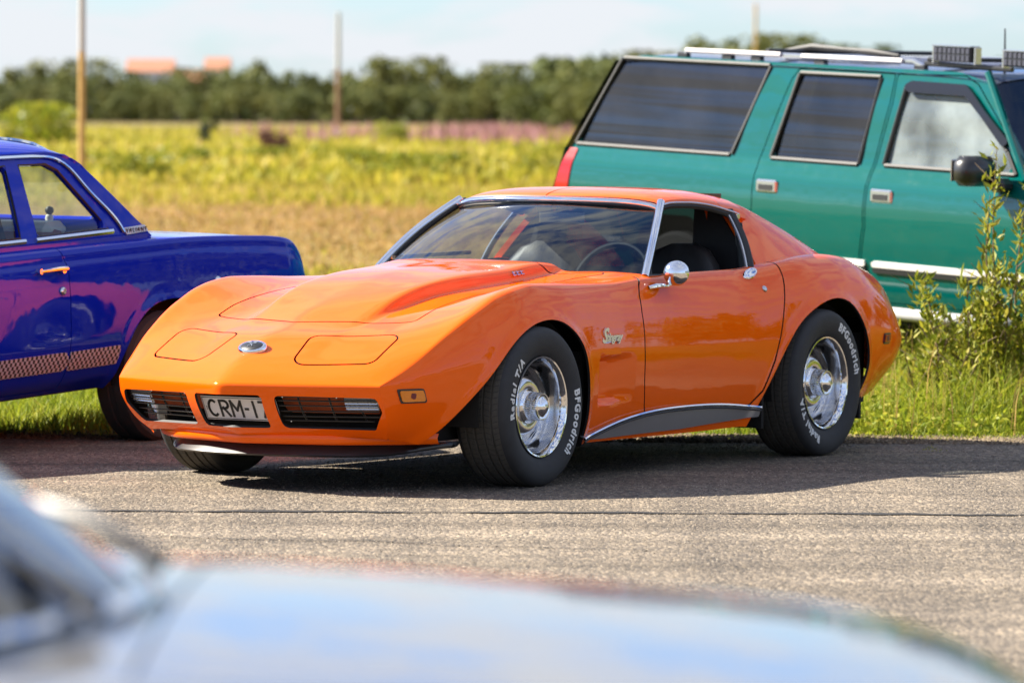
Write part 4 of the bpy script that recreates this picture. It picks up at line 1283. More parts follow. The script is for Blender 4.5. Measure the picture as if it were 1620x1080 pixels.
# loose chippings of the worn surface
def chippings(nc, x0, x1, y0, y1, s0, s1):
    c = np.stack([rng.uniform(x0, x1, nc), rng.uniform(y0, y1, nc), np.zeros(nc)], -1)
    s = rng.uniform(s0, s1, nc)*rng.uniform(.6, 1.5, nc)
    a = rng.uniform(0, 6.28, nc)
    base = np.array([[1, 0, -.15], [-.3, .9, -.15], [-.85, -.35, -.15], [.1, -1, -.15], [.1, .05, .62]])
    P = np.empty((nc, 5, 3))
    ca, sa = np.cos(a)[:, None], np.sin(a)[:, None]
    jit = base[None]*(1+rng.uniform(-.35, .35, (nc, 5, 3)))*s[:, None, None]
    P[..., 0] = jit[..., 0]*ca-jit[..., 1]*sa+c[:, :1]; P[..., 1] = jit[..., 0]*sa+jit[..., 1]*ca+c[:, 1:2]; P[..., 2] = jit[..., 2]
    f0 = np.array([[0, 1, 4], [1, 2, 4], [2, 3, 4], [3, 0, 4]])
    F = (f0[None]+5*np.arange(nc)[:, None, None]).reshape(-1, 3)
    return P.reshape(-1, 3), F, np.repeat(rng.random(nc), 5)
V, F, sh = chippings(70000, -2.9, 3.0, 17.2, 25.4, .0025, .0060)
o = obj('asphalt_chippings', V, F, attr_mat('chippings', [(0, (.09, .075, .06)), (.4, (.155, .128, .098)), (.75, (.215, .175, .13)), (1, (.34, .29, .23))], .8, 0), smooth=False)
set_attr(o, sh); props(o, kind='stuff')

# worn soil and grit where the yard meets the grass
V, F, sh = chippings(26000, -4.5, 5.0, 25.12, 25.85, .004, .011)
V[:, 2] += .004*(V[:, 1] < 25.4)
o = obj('verge_grit', V, F, attr_mat('grit', [(0, (.06, .045, .03)), (.5, (.15, .11, .07)), (1, (.28, .22, .14))], .9, 0), smooth=False)
set_attr(o, sh); props(o, kind='stuff')
# ---------------------------------------------------------------- grass
def blades(P, h, w, lean=.45, seg=2):
    """P (n,3) feet; returns triangles of tapering bent blades"""
    n = len(P); a = rng.uniform(0, 6.28, n); b = rng.uniform(0, 6.28, n)
    side_ = np.stack([np.cos(a), np.sin(a), 0*a], -1)*w[:, None]/2
    ln = (rng.uniform(.1, 1, n)*lean*h)[:, None]*np.stack([np.cos(b), np.sin(b), 0*b], -1)
    up = np.array([0, 0, 1.0])
    rows = [P-side_, P+side_]
    m1 = P+up*h[:, None]*.55+ln*.30; rows += [m1-side_*.75, m1+side_*.75]
    tip = P+up*h[:, None]*rng.uniform(.85, 1, n)[:, None]+ln
    V = np.stack(rows+[tip], 1)
    f = np.array([[0, 1, 3], [0, 3, 2], [2, 3, 4]])
    F = (f[None]+5*np.arange(n)[:, None, None]).reshape(-1, 3)
    return V.reshape(-1, 3), F
GREEN = attr_mat('grass', [(0, (.11, .135, .014)), (.3, (.26, .26, .022)), (.6, (.42, .36, .04)), (.85, (.50, .39, .08)), (1, (.54, .40, .15))], .6, .42)
DRY = attr_mat('dry_grass', [(0, (.20, .17, .03)), (.4, (.36, .245, .07)), (.75, (.44, .27, .095)), (1, (.48, .33, .15))], .7, .35)

def grass_stuff(name, P, h, w, mat, shade, lean=.45):
    V, F = blades(P, h, w, lean)
    o = obj(name, V, F, mat, sharp=None); set_attr(o, np.repeat(shade, 5)); props(o, kind='stuff'); return o
def clumpy(x, y, f=1.3):
    return .5+.5*np.sin(x*f+1.3*np.sin(y*f*.8))*np.sin(y*f*1.1+1.7*np.sin(x*f*.6))
# verge close to the yard
n_ = 105000
x_ = rng.uniform(-5.4, 6.0, n_); y_ = 25.30+rng.random(n_)**1.5*7.2
hh = (.05+.20*smoothstep(25.45, 26.8, y_))*(.55+.75*clumpy(x_, y_, 2.1))*rng.uniform(.55, 1.25, n_)
right = smoothstep(1.75, 2.5, x_)*smoothstep(25.6, 26.4, y_)
hh *= 1+.55*right
hh *= np.where((x_ < -.6) & (y_ > 26.2), .62, 1)
ok = (y_ > edge_y(x_)-.02+.10*rng.random(n_))
P = np.stack([x_, y_, np.full(n_, -.03)], -1)[ok]
sh = np.clip(rng.normal(.40, .17, n_)+.25*(clumpy(x_, y_, 3.1)-.5)+.45*(y_ < 25.62), 0, 1)[ok]
VERGE = attr_mat('verge_grass', [(0, (.07, .115, .010)), (.3, (.19, .25, .016)), (.6, (.34, .36, .03)), (.82, (.44, .39, .06)), (1, (.42, .30, .12))], .55, .45)
grass_stuff('verge_grass', P, hh[ok], rng.uniform(.004, .009, n_)[ok], VERGE, sh, .85)
nw = 9000
xw = rng.uniform(1.3, 4.6, nw); yw = 25.75+rng.random(nw)**1.3*3.2
Cw = np.stack([xw, yw, .01+rng.random(nw)**1.4*(.10+.26*clumpy(xw, yw, 2.7)*smoothstep(25.7, 26.6, yw))], -1)
Vw, Fw = leaf_quads(Cw, rng.uniform(.018, .05, nw), ratio=.45)
o = obj('verge_weeds', Vw, Fw, VERGE, sharp=None); set_attr(o, np.repeat(np.clip(rng.normal(.5, .18, nw), 0, 1), 4)); props(o, kind='stuff')
# tall pale stalks with seed heads
n_ = 320
x_ = rng.uniform(1.5, 4.2, n_); y_ = rng.uniform(25.75, 29.0, n_)
P = np.stack([x_, y_, np.full(n_, -.03)], -1)
grass_stuff('grass_stalks', P, rng.uniform(.25, .60, n_), rng.uniform(.004, .008, n_), DRY, np.clip(rng.normal(.6, .2, n_), 0, 1), .30)
# middle field: long grass in tufts
n_ = 105000
y_ = 31+85*rng.random(n_)**1.25; x_ = np.sign(rng.uniform(-1, 1, n_))*rng.random(n_)**1.25*(.17*y_+2)-.012*y_
dry = smoothstep(48, 56, y_+5*clumpy(x_, y_, .25))*(1-smoothstep(84, 98, y_+8*clumpy(x_, y_, .2)))
hh = np.where(dry > .5, .07, np.where(y_ < 60, .10, .17))*rng.uniform(.5, 1.3, n_)*(.5+.8*clumpy(x_, y_, .55))
P = np.stack([x_, y_, np.full(n_, -.03)], -1); wd = rng.uniform(.012, .03, n_)*(y_/45)
d_ = rng.random(n_) < dry*.9+.05
sh = np.clip(rng.normal(.55, .2, n_)+.3*(clumpy(x_, y_, .4)-.5), 0, 1)
grass_stuff('meadow_grass', P[~d_], hh[~d_], wd[~d_], GREEN, sh[~d_])
grass_stuff('dry_meadow_grass', P[d_], hh[d_], wd[d_], DRY, np.clip(sh[d_]+.05, 0, 1))
# far meadow: coarse tufts
n_ = 36000
y_ = 110+330*rng.random(n_)**1.4; x_ = np.sign(rng.uniform(-1, 1, n_))*rng.random(n_)**1.25*(.17*y_+2)-.012*y_
hh = rng.uniform(.14, .45, n_)*(.35+.95*clumpy(x_, y_, .16)); P = np.stack([x_, y_, np.full(n_, -.03)], -1)
sh = np.clip(.58+.4*(clumpy(x_, y_, .11)-.5)+rng.normal(0, .12, n_), 0, 1)
grass_stuff('far_meadow_grass', P, hh, rng.uniform(.10, .28, n_), GREEN, sh, .6)
# fireweed in bloom
PINK = attr_mat('fireweed', [(0, (.22, .20, .05)), (.35, (.32, .17, .13)), (.7, (.38, .17, .19)), (1, (.46, .27, .28))], .8, .3)
pts = []
for (cx, cy, rx_, ry_, nn_) in ((-1.7, 290, 3.1, 45, 1000), (1.8, 330, 2.5, 40, 60), (-9.6, 300, 1.8, 40, 130), (-15.5, 330, 1.2, 40, 40)):
    pts.append(np.stack([rng.normal(cx, rx_*.55, nn_), rng.uniform(cy-ry_, cy+ry_, nn_), np.full(nn_, -.03)], -1))
P = np.concatenate(pts); n_ = len(P)
grass_stuff('fireweed_flowers', P, rng.uniform(.55, 1.15, n_), rng.uniform(.08, .2, n_), PINK, np.clip(rng.normal(.6, .22, n_), 0, 1), .25)

# ---------------------------------------------------------------- leaves, shrubs and trees
LEAF_D = attr_mat('tree_leaves', [(0, (.055, .075, .026)), (.5, (.12, .14, .04)), (1, (.20, .205, .06))], .7, .25)
LEAF_M = attr_mat('light_tree_leaves', [(0, (.065, .078, .026)), (.5, (.14, .15, .04)), (1, (.22, .215, .06))], .7, .25)
LEAF_Y = attr_mat('shrub_leaves', [(0, (.08, .12, .010)), (.5, (.22, .25, .020)), (.8, (.36, .33, .03)), (1, (.45, .38, .08))], .5, .4)
BARK = pmat('bark', (.07, .055, .04), rough=.9, noise=.3, nscale=6)
STEM = pmat('stem', (.13, .09, .045), rough=.8, noise=.2)

def crown_mesh(name, w, h, n, mat, lobes=9, size=.42):
    lc = rng.normal(size=(lobes, 3))*np.array([.27*w, .27*w, .20*h]); lc[:, 2] += h*.56
    lc[0] = (0, 0, h*.5)
    lr = rng.uniform(.20, .33, lobes)*w
    i = rng.integers(0, lobes, n)
    d = rng.normal(size=(n, 3)); d /= np.linalg.norm(d, axis=1)[:, None]
    rad = lr[i]*rng.random(n)**.35
    C = lc[i]+d*rad[:, None]*np.array([1, 1, .95])
    C[:, 2] = np.clip(C[:, 2], h*.05+.3*rng.random(n), h)
    V, F = leaf_quads(C, size*rng.uniform(.6, 1.4, n), ratio=.8)
    me = mesh_fast(name, V, F, None); me.materials.append(mat)
    a = me.attributes.new('shade', 'FLOAT', 'POINT')
    sh = np.clip(rng.random(n)*.7+.3*rng.random(lobes)[i], 0, 1)
    a.data.foreach_set('value', np.repeat(sh, 4).astype(np.float32))
    return me
def trunk_mesh(h, r):
    b = MB(); b.tube([(0, 0, -.1), (.03*h, .01*h, h*.3), (.01*h, 0, h*.6)], [r, r*.75, r*.4], 7)
    for k in range(4):
        a = k*1.7
        b.tube([(.02*h, 0, h*(.3+.06*k)), (.02*h+.2*h*math.cos(a), .2*h*math.sin(a), h*(.5+.07*k))], [r*.4, r*.15], 5)
    me = mesh_fast('trunk', np.array(b.v), b.f); me.materials.append(BARK); return me
CROWNS = [crown_mesh('crown', 6.4, 7.6, 1100, m_, 10, .55) for m_ in (LEAF_D, LEAF_D, LEAF_M, LEAF_D, LEAF_M, LEAF_D)]
CROWN_TALL = [crown_mesh('crown', 4.6, 9.2, 1000, m_, 10, .55) for m_ in (LEAF_D, LEAF_M)]
TRUNK = trunk_mesh(6.5, .16)
def tree(name, x, y, sc, cm, label, group, z=-.03):
    r = empty(name, (x, y, z), rng.uniform(0, 6.28)); r.scale = (sc*rng.uniform(.9, 1.15), sc*rng.uniform(.9, 1.15), sc)
    props(r, label, 'tree', group)
    for nm, me in (('crown', cm), ('trunk', TRUNK)):
        o = link(bpy.data.objects.new(nm, me)); o.parent = r
    return r
def px2x(px, y): return (px-810)/8434*y
def topz(py, y): return 1.56+(174-py)/8434*y
skyline = S({-60: 112, 20: 108, 80: 98, 130: 100, 190: 118, 260: 118, 330: 108, 400: 92, 450: 112, 520: 113, 570: 102, 650: 84, 720: 98, 800: 100, 880: 96, 950: 94, 1020: 84, 1090: 66, 1160: 52, 1250: 55, 1340: 66, 1420: 92, 1500: 96, 1700: 100})
spots = []
px = -520.0
while px < 2150:
    spots.append(px); px += 30*rng.uniform(.75, 1.25)
for i, p_ in enumerate(spots):
    y = rng.uniform(600, 640) if p_ < 880 else rng.uniform(430, 470)
    hh = topz(float(skyline(p_))+rng.uniform(-3, 7), y)
    tall = rng.random() < .18
    cm = CROWN_TALL[i % 2] if tall else CROWNS[i % 6]
    sc = hh/(9.2 if tall else 7.4)
    if p_ < 128: lab, gp = 'dark leafy tree in the far row left of the tan pole', 'trees left of the tan pole'
    elif p_ < 300: lab, gp = 'leafy tree in front of the far orange-roofed houses', 'trees before the far houses'
    elif p_ < 533: lab, gp = 'rounded dark tree in the far row left of the rusty mast', 'trees left of the rusty mast'
    elif p_ < 950: lab, gp = 'leafy tree in the far wood between the rusty mast and the green wagon', 'trees right of the rusty mast'
    else: lab, gp = 'leafy tree on the rise seen above the green wagon roof', 'trees behind the green wagon'
    tree('leafy_tree', px2x(p_, y), y, sc, cm, lab, gp)
    if p_ > 500 or rng.random() < .6:                 # lower growth in front fills the foot of the wood
        y2 = y-rng.uniform(22, 40)
        tree('young_tree', px2x(p_+rng.uniform(-14, 14), y2), y2, sc*rng.uniform(.50, .74), CROWNS[(i+3) % 6],
             lab.replace('tree', 'young tree'), gp.replace('trees', 'young trees'))
# a row of trees behind the photographer, mirrored in the paint
for k in range(22):
    a = R(-178+176*k/21); d_ = rng.uniform(110, 140)
    tree('leafy_tree', d_*math.cos(a)+2, d_*math.sin(a)+8, rng.uniform(1.25, 1.9), CROWNS[k % 6], 'leafy tree in the row behind the photographer', 'trees behind the photographer')
# trees right of the yard, out of the frame but mirrored along the flanks
for k in range(18):
    tree('leafy_tree', 40+46*rng.random(), 30+6*k+rng.uniform(-3, 3), rng.uniform(1.25, 1.8), CROWNS[k % 6], 'leafy tree of the row standing right of the yard beyond the wagon', 'trees right of the yard')
# far understorey that reads as one mass
n_ = 9000
x_ = rng.uniform(-95, 75, n_); C = np.stack([x_, 645+rng.uniform(0, 12, n_), rng.random(n_)**1.2*4.6], -1)
C2 = np.stack([rng.uniform(2, 60, n_), 474+rng.uniform(0, 8, n_), rng.random(n_)**1.1*6.2], -1)
V, F = leaf_quads(np.concatenate([C, C2]), rng.uniform(.7, 1.6, 2*n_), ratio=.8)
o = obj('far_wood', V, F, LEAF_D, sharp=None); set_attr(o, np.repeat(rng.random(2*n_)*.7, 4)); props(o, kind='stuff')

def bush(name, x, y, w, h, label, mat, n=1200, size=.12, z=-.03, cat='bush', group=None):
    me = crown_mesh('foliage', w, h, n, mat, 8, size)
    r = empty(name, (x, y, z)); props(r, label, cat, group)
    o = link(bpy.data.objects.new('foliage', me)); o.parent = r
    st = MB()
    for k in range(6):
        a = k*1.05; st.tube([(0, 0, 0), (.2*w*math.cos(a), .2*w*math.sin(a), h*.6)], [.02*h, .006*h], 5)
    st.build('stems', STEM, r)
    return r
bush('field_bush', px2x(30, 230), 230, 4.2, 1.75, 'bright green bush at the edge of the meadow behind the blue car roof', LEAF_Y, 1500, .28)
bush('field_bush', px2x(437, 205), 205, 1.5, .72, 'low dark reddish brown bush standing alone in the meadow', attr_mat('rust_leaves', [(0, (.05, .02, .015)), (1, (.16, .06, .045))], .8, .1), 900, .12)
for k, (px_k, yk, wk, hk) in enumerate(((655, 120, 2.0, .62), (700, 132, 1.5, .5), (215, 118, 1.7, .55), (560, 138, 1.6, .6), (860, 128, 2.4, .75), (320, 150, 1.8, .5), (620, 250, 1.6, 1.3), (425, 160, 1.3, .45))):
    bush('meadow_bush', px2x(px_k, yk), yk, wk, hk, 'low yellow-green bush in the middle of the meadow', LEAF_Y, 700, .12, group='yellow-green bushes in the meadow')

# ---------------------------------------------------------------- masts, posts, far houses
def mast(name, px, y, h, r, lo, hi, split, label, foot=None):
    rt = empty(name, (px2x(px, y), y, -.03)); props(rt, label, 'pole')
    b = MB(); b.tube([(0, 0, 0), (0, 0, split)], [r, r*.95], 12); b.build('lower_shaft', lo, rt)
    b = MB(); b.tube([(0, 0, split), (0, 0, h)], [r*.95, r*.75], 12); b.build('upper_shaft', hi, rt)
    if foot: 
        b = MB(); b.tube([(0, 0, -.05), (0, 0, foot)], [r*1.9, r*1.4], 10); b.build('foot', pmat('pale_concrete', (.62, .58, .54), rough=.8, noise=.15), rt)
TAN = pmat('tan_wood', (.50, .31, .09), rough=.7, noise=.2, nscale=8)
GREYW = pmat('grey_wood', (.44, .42, .38), rough=.8, noise=.15, nscale=8)
RUST = pmat('rusty_steel', (.26, .14, .075), rough=.8, noise=.3, nscale=5)
mast('tan_pole', 128, 90, 8.0, .062, TAN, GREYW, 2.55, 'slim tan pole with a grey upper half rising behind the blue car')
mast('rusty_mast', 533, 300, 7.05, .15, RUST, GREYW, 3.9, 'thin rusty mast on a pale foot in the middle of the meadow', .55)
mast('far_mast', 1192, 330, 8.3, .12, TAN, TAN, 4.0, 'thin tan mast standing behind the roof of the green wagon')
rt = empty('marker_post', (px2x(322, 230), 230, -.03)); props(rt, 'short dark post in the meadow with green growth around it', 'post')
b = MB(); b.box((0, 0, .45), (.38, .3, .9), bev=.04); b.build('post_body', pmat('dark_post', (.06, .06, .07), rough=.7, noise=.2), rt)
me = crown_mesh('foliage', .9, 1.35, 400, LEAF_M, 6, .14); o = link(bpy.data.objects.new('foliage', me)); o.parent = rt

ROOF = pmat('orange_roof', (.40, .18, .105), rough=.8, noise=.12, nscale=1.0)
WALL = pmat('pale_wall', (.55, .56, .60), rough=.8, noise=.06, nscale=.6)
PANE = pmat('far_pane', (.05, .06, .08), rough=.15, coat=.5)
def house(px0, px1, py_roof, y, label, depth=9):
    x0, x1 = px2x(px0, y), px2x(px1, y); W_ = x1-x0; zt = topz(py_roof, y); zw = zt-1.9
    rt = empty('far_house', ((x0+x1)/2, y, -.03)); props(rt, label, 'house')
    b = MB(); b.box((0, 0, zw/2), (W_, depth, zw)); b.build('wall', WALL, rt)
    b = MB(); ov = .3
    V = [(-W_/2-ov, -depth/2-ov, zw), (W_/2+ov, -depth/2-ov, zw), (W_/2+ov, depth/2+ov, zw), (-W_/2-ov, depth/2+ov, zw), (-W_/2-ov, 0, zt), (W_/2+ov, 0, zt)]
    b.add(V, [(0, 1, 5, 4), (2, 3, 4, 5), (0, 4, 3), (1, 2, 5), (0, 3, 2, 1)]); b.build('roof', ROOF, rt, smooth=False)
    nx = max(2, int(W_/2.6))
    for i in range(nx):
        for zz in (zw-1.4, zw-4.2):
            if zz < 1: continue
            b = MB(); b.box((-W_/2+(i+.5)*W_/nx, -depth/2-.02, zz), (1.2, .10, 1.3)); b.build('window', PANE, rt)
house(203, 272, 95, 800, 'far pale house with the wide orange roof above the trees')
house(326, 360, 92, 800, 'far narrow house with a small orange roof right of the wide one')
house(272, 326, 112, 806, 'low pale house between the two orange-roofed ones')

# ---------------------------------------------------------------- willow shrub and weeds by the wagon
def sapling(name, x, y, stems, label, nleaf, size, spread, mat=LEAF_Y, cat='shrub'):
    rt = empty(name, (x, y, -.03)); props(rt, label, cat)
    st = MB(); C = []; D = []
    for (dx, dy, h, lean) in stems:
        n = 9; t = np.linspace(0, 1, n)
        P = np.stack([dx+lean*t**1.4+.02*np.sin(t*7+dx*9), dy+.05*np.sin(t*4+dx), h*t], -1)
        st.tube(P, np.linspace(.008, .002, n), 5)
        tall = h > 1.0; m_ = int(nleaf*h*(.36 if tall else 1))
        tt = rng.uniform(.22, 1, m_)
        q = np.stack([np.interp(tt, t, P[:, i]) for i in range(3)], -1)
        off = rng.normal(size=(m_, 3))*spread*np.array([1, 1, .7])*((1.15-tt*.75)*(.7 if tall else 1))[:, None]
        C.append(q+off)
        for k in range(5 if h > .2 else 0):         # side twigs
            j = rng.integers(2, 8); e = P[j]+rng.normal(size=3)*np.array([.10, .10, .02])+[0, 0, .10]
            st.tube([P[j], e], [.004, .0015], 4)
    st.build('stems', STEM, rt)
    C = np.concatenate(C); C[:, 2] = np.maximum(C[:, 2], .05); n = len(C)
    d = rng.normal(size=(n, 3)); d[:, 2] = np.abs(d[:, 2])*1.2+.4; d /= np.linalg.norm(d, axis=1)[:, None]
    r = rng.normal(size=(n, 3)); r -= (r*d).sum(1)[:, None]*d; r /= np.linalg.norm(r, axis=1)[:, None]
    s_ = size*rng.uniform(.6, 1.3, n)
    L = d*s_[:, None]; Wd = r*s_[:, None]*.16; nn = np.cross(d, r)*s_[:, None]*.06
    V = np.stack([C, C+L*.45+Wd+nn, C+L, C+L*.45-Wd+nn, C+L*.45-nn*.3], 1).reshape(-1, 3)
    f = np.array([[0, 1, 4], [1, 2, 4], [2, 3, 4], [3, 0, 4]]); F = (f[None]+5*np.arange(n)[:, None, None]).reshape(-1, 3)
    o = obj('leaves', V, F, mat, rt, sharp=None); set_attr(o, np.repeat(np.clip(rng.normal(.55, .22, n), 0, 1), 5)); o['kind'] = 'stuff'
    return rt
rs = np.random.default_rng(5)
def stems(n, x0, x1, h0, h1, ln=.10): return [(rs.uniform(x0, x1), rs.uniform(-.25, .25), rs.uniform(h0, h1), rs.uniform(-ln, ln)) for _ in range(n)]
sapling('willow_shrub', 2.46, 26.9, stems(15, -.32, .30, .55, .86)+[(.02, 0, 1.42, -.06), (.10, .05, 1.30, .02), (-.02, -.05, 1.18, -.05)], 'tall leafy willow shrub in front of the wagon door, one thin shoot reaching the mirror', 230, .062, .060)
sapling('willow_shrub', 2.14, 26.75, stems(7, -.16, .20, .32, .58), 'lower willow shrub just right of the orange coupe tail', 190, .055, .055)
sapling('willow_shrub', 2.95, 26.7, stems(10, -.30, .30, .45, .80), 'bushy willow shrub growing at the right end of the verge', 230, .055, .06)
sapling('yard_weed', 1.215, 24.98, stems(4, -.02, .02, .10, .15, .03), 'tiny weed sprouting from the asphalt beside the rear tyre of the coupe', 110, .022, .012, cat='weed')
sapling('yard_weed', 1.95, 24.35, stems(4, -.05, .05, .012, .022, .01), 'flat sprig of weed in the asphalt behind the coupe', 700, .012, .010, cat='weed')
# ================================================================== OTHER VEHICLES
def sheet(surf, poly, r=.0, holes=(), nx=160, nz=60, gapw=0.0):
    """triangulated sheet of a side surface surf(x,z)->y clipped to a rounded outline, with holes; surf gives outward +y"""
    P = np.asarray(poly, float)
    x0, x1 = P[:, 0].min()-.01, P[:, 0].max()+.01; z0, z1 = P[:, 1].min()-.01, P[:, 1].max()+.01
    X, Z = np.meshgrid(np.linspace(x0, x1, nx), np.linspace(z0, z1, nz), indexing='ij')
    V = np.stack([X, surf(X, Z), Z], -1).reshape(-1, 3)
    T = tri(grid_faces(nx, nz)); N = vnormals(V, T)
    if N[:, 1].mean() < 0: T = T[:, ::-1]; N = -N
    f = [rpoly(V[:, 0], V[:, 2], P, r)-gapw] + [-(rpoly(V[:, 0], V[:, 2], h, hr)) for h, hr in holes]
    A = np.concatenate([V, N]+[k[:, None] for k in f], 1)
    for i in range(len(f)): A, T = clip(A, T, A[:, 6+i])
    return A[:, :3], T, A[:, 3:6]
def sheet_obj(name, surf, poly, m, parent, sg=1, r=.02, holes=(), gap=0.0, depth=.02, off=0.0, nx=160, nz=60):
    V, T, N = sheet(surf, poly, r, holes, nx, nz, gap)
    V = V+N*off
    if depth: V, T = flange(V, T, N, depth)
    if sg < 0: V = V*[1, -1, 1]; T = T[:, ::-1]
    return obj(name, V, T, m, parent, sharp=40)
def rail_on(surf, P, off, sg, n=40, closed=False, smooth=True):
    C = curve(np.array([(a, b) for a, b in P]), n, closed) if smooth else np.array(P, float)
    return np.array([(a, sg*(float(surf(np.array(a), np.array(b)))+off), b) for a, b in C])
def plain_wheel(root, loc, sgn, R_, W_, rimR, rim_m, label=None):
    w_ = empty('wheel', loc, 0, root)
    pr = [(rimR, W_*.36), (rimR+.012, W_*.44), (rimR+.05, W_*.5), (R_*.94, W_*.47), (R_, W_*.38), (R_, .02), (R_*.985, .015), (R_*.985, -.015), (R_, -.02), (R_, -W_*.38), (R_*.94, -W_*.47), (rimR+.05, -W_*.5), (rimR, -W_*.36)]
    V, F = lathe(pr, 56, 'y'); obj('tyre', V, fix_normals(V, [tuple(f) for f in F]), 'rubber', w_)
    V, F = lathe([(rimR+.006, W_*.40), (rimR-.012, W_*.42), (rimR*.86, W_*.28), (rimR*.55, W_*.22), (rimR*.42, W_*.30), (rimR*.25, W_*.40), (.001, W_*.42)], 40, 'y')
    V = V*[1, sgn, 1]; obj('rim', V, fix_normals(V, [tuple(f) for f in F]), rim_m, w_)
    return w_

# ------------------------------------------------------------------ a 1960s four-door sedan, used twice with different paint
def sedan(root, pm, roof_m, detail, bow=.12):
    zt = S({-1.25: .64, -1.235: .70, -1.21: .78, -1.15: .855, -1.03: .910, -.7: .935, -.17: .972, .1: .985, 2.0: .99, 2.25: .985, 3.0: .935, 3.35: .885, 3.48: .82, 3.55: .70})
    xs = np.concatenate([np.linspace(-1.25, -.9, 50), np.linspace(-.89, 3.2, 300), np.linspace(3.21, 3.55, 40)])
    endf = 1-.04*smoothstep(-1.0, -1.25, xs)-.05*smoothstep(3.1, 3.55, xs)
    zc = S({-1.25: .60, -1.225: .70, -1.18: .80, -1.05: .875, -.8: .905, 0: .937, 2.3: .93, 3.2: .88, 3.45: .80, 3.55: .66})
    rails = []
    for yv, zf in ((0, lambda x: zt(x)), (.35, lambda x: zt(x)-.004), (.62, lambda x: zt(x)-.012), (.79, lambda x: np.minimum(zt(x)-.02, zc(x)+.035)), (.848, lambda x: zc(x)+.014), (.862, lambda x: zc(x)-.012),
                   (.882, lambda x: .5+.5*(zc(x)-.5)), (.878, lambda x: 0*x+.53), (.858, lambda x: 0*x+.44), (.815, lambda x: 0*x+.345), (.75, lambda x: 0*x+.285)):
        rails.append(np.stack([xs, yv*endf, zf(xs)], -1))
    D = np.stack(rails, 1)
    G, vs = pchip_rows(D, [10, 10, 8, 8, 6, 8, 8, 8, 8, 8])
    V = G.reshape(-1, 3); vv_ = np.tile(vs, len(xs)); F = grid_faces(len(xs), G.shape[1])
    caps = []
    for e in (0, -1):
        ring = G[e]
        cap = np.stack([ring*np.array([1, 1-t, 1]) for t in np.linspace(0, 1, 10)], 0)
        caps.append((len(V), cap)); V = np.concatenate([V, cap.reshape(-1, 3)]); vv_ = np.concatenate([vv_, np.full(cap.shape[0]*cap.shape[1], 30.)])
        F = np.concatenate([F, grid_faces(cap.shape[0], cap.shape[1])+caps[-1][0]])
    n0 = len(V); V = np.concatenate([V, V*[1, -1, 1]]); vv_ = np.concatenate([vv_, vv_]); F = np.concatenate([F, F[:, ::-1]+n0])
    V, F, fi = weld(V, F); vv_ = vv_[fi]; T = tri(F); V = laplace(V, T, 6)
    N = vnormals(V, T)
    if N[np.argmax(V[:, 2])][2] < 0: T = T[:, ::-1]; N = -N
    sd = (vv_ > 4.5) & (vv_ < 20)
    arch_r = curve([(-.40, .25), (-.39, .40), (-.33, .55), (-.20, .64), (-.02, .672), (.16, .645), (.29, .555), (.365, .42), (.385, .25)], 50)
    arch_f = arch_r*[1, 1]+[2.69, 0]
    da = np.maximum(poly_sdf(V[:, 0], V[:, 2], arch_r), poly_sdf(V[:, 0], V[:, 2], arch_f))
    V = V+N*np.where(sd, .012*np.exp(-(np.clip(-da, 0, 1)/.03)**2), 0)[:, None]
    # raised swage below the belt and shallow channel along the crease
    V = V+N*np.where(sd, -.006*np.exp(-((V[:, 2]-zc(V[:, 0])+.035)/.012)**2), 0)[:, None]
    N = vnormals(V, T)
    x, y, z = V.T
    f_arch = np.where(sd, np.maximum(poly_sdf(x, z, arch_r), poly_sdf(x, z, arch_f)), -1)
    CAB = [(.14, -.74), (2.12, -.74)]+[(2.14+bow-bow*(t/.74)**2, t) for t in (-.6, -.45, -.3, -.15, 0, .15, .3, .45, .6)]+[(2.12, .74), (.14, .74)]
    f_cab = np.where(vv_ < 4.4, rpoly(x, y, CAB, .03), -1)
    D1 = [(.80, .30), (.80, .88), (.86, .975), (1.86, .98), (1.86, .30)][::-1]
    D0 = [(1.11, .30), (1.11, .98), (2.10, .98), (2.18, .60), (2.18, .30)][::-1]
    D1 = [(.385+.02, .62), (.56, .70), (.775, .80), (.80, .88), (.86, 1.02), (1.09, 1.02), (1.09, .305), (.78, .305), (.78, .42)]
    D1 = [(.785, .305), (.785, .87), (.86, 1.02), (1.10, 1.02), (1.10, .305)]
    D1 = [(.785, .305), (.785, .87), (.86, 1.02), (2.14, 1.02), (2.14, .305)] if detail else D1
    f_d = np.where((vv_ > 3.6) & (vv_ < 20), rpoly(x, z, D1, .01), -1)
    def pan(name, vals, m, depth=.02):
        A = np.concatenate([V, N]+[k[:, None] for k in vals], 1); TT = T
        for i in range(len(vals)): A, TT = clip(A, TT, A[:, 6+i])
        V2, T2 = flange(A[:, :3], TT, A[:, 3:6], depth); return obj(name, V2, T2, m, root, sharp=40)
    HO = [(2.20+bow, -.70), (3.40, -.70), (3.40, .70), (2.20+bow, .70)]; TR = [(-1.08, -.66), (.0, -.66), (.0, .66), (-1.08, .66)]
    f_h = np.where(vv_ < 4.2, rpoly(x, y, HO, .04), -1); f_t = np.where(vv_ < 4.2, rpoly(x, y, TR, .05), -1)
    pan('body', [-f_arch, -f_cab, -(f_d+.003), -(f_h+.0025), -(f_t+.0025)], pm)
    pan('hood', [f_h-.0025], pm); pan('trunk_lid', [f_t-.0025], pm)
    drs = [pan('door', [f_d-.003, y*s-.2, -f_cab], pm) for s in (1, -1)]
    # cabin upper: side frames
    surf = lambda X, Z: .815-.150*np.clip((Z-.985)/.40, 0, 1.2)**1.15
    out = [(.06, .96), (.075, 1.0), (.14, 1.052), (.35, 1.25), (.445, 1.335), (.52, 1.372), (.66, 1.392), (1.3, 1.398), (1.62, 1.385), (1.74, 1.35), (2.20, .99), (2.2, .96)]
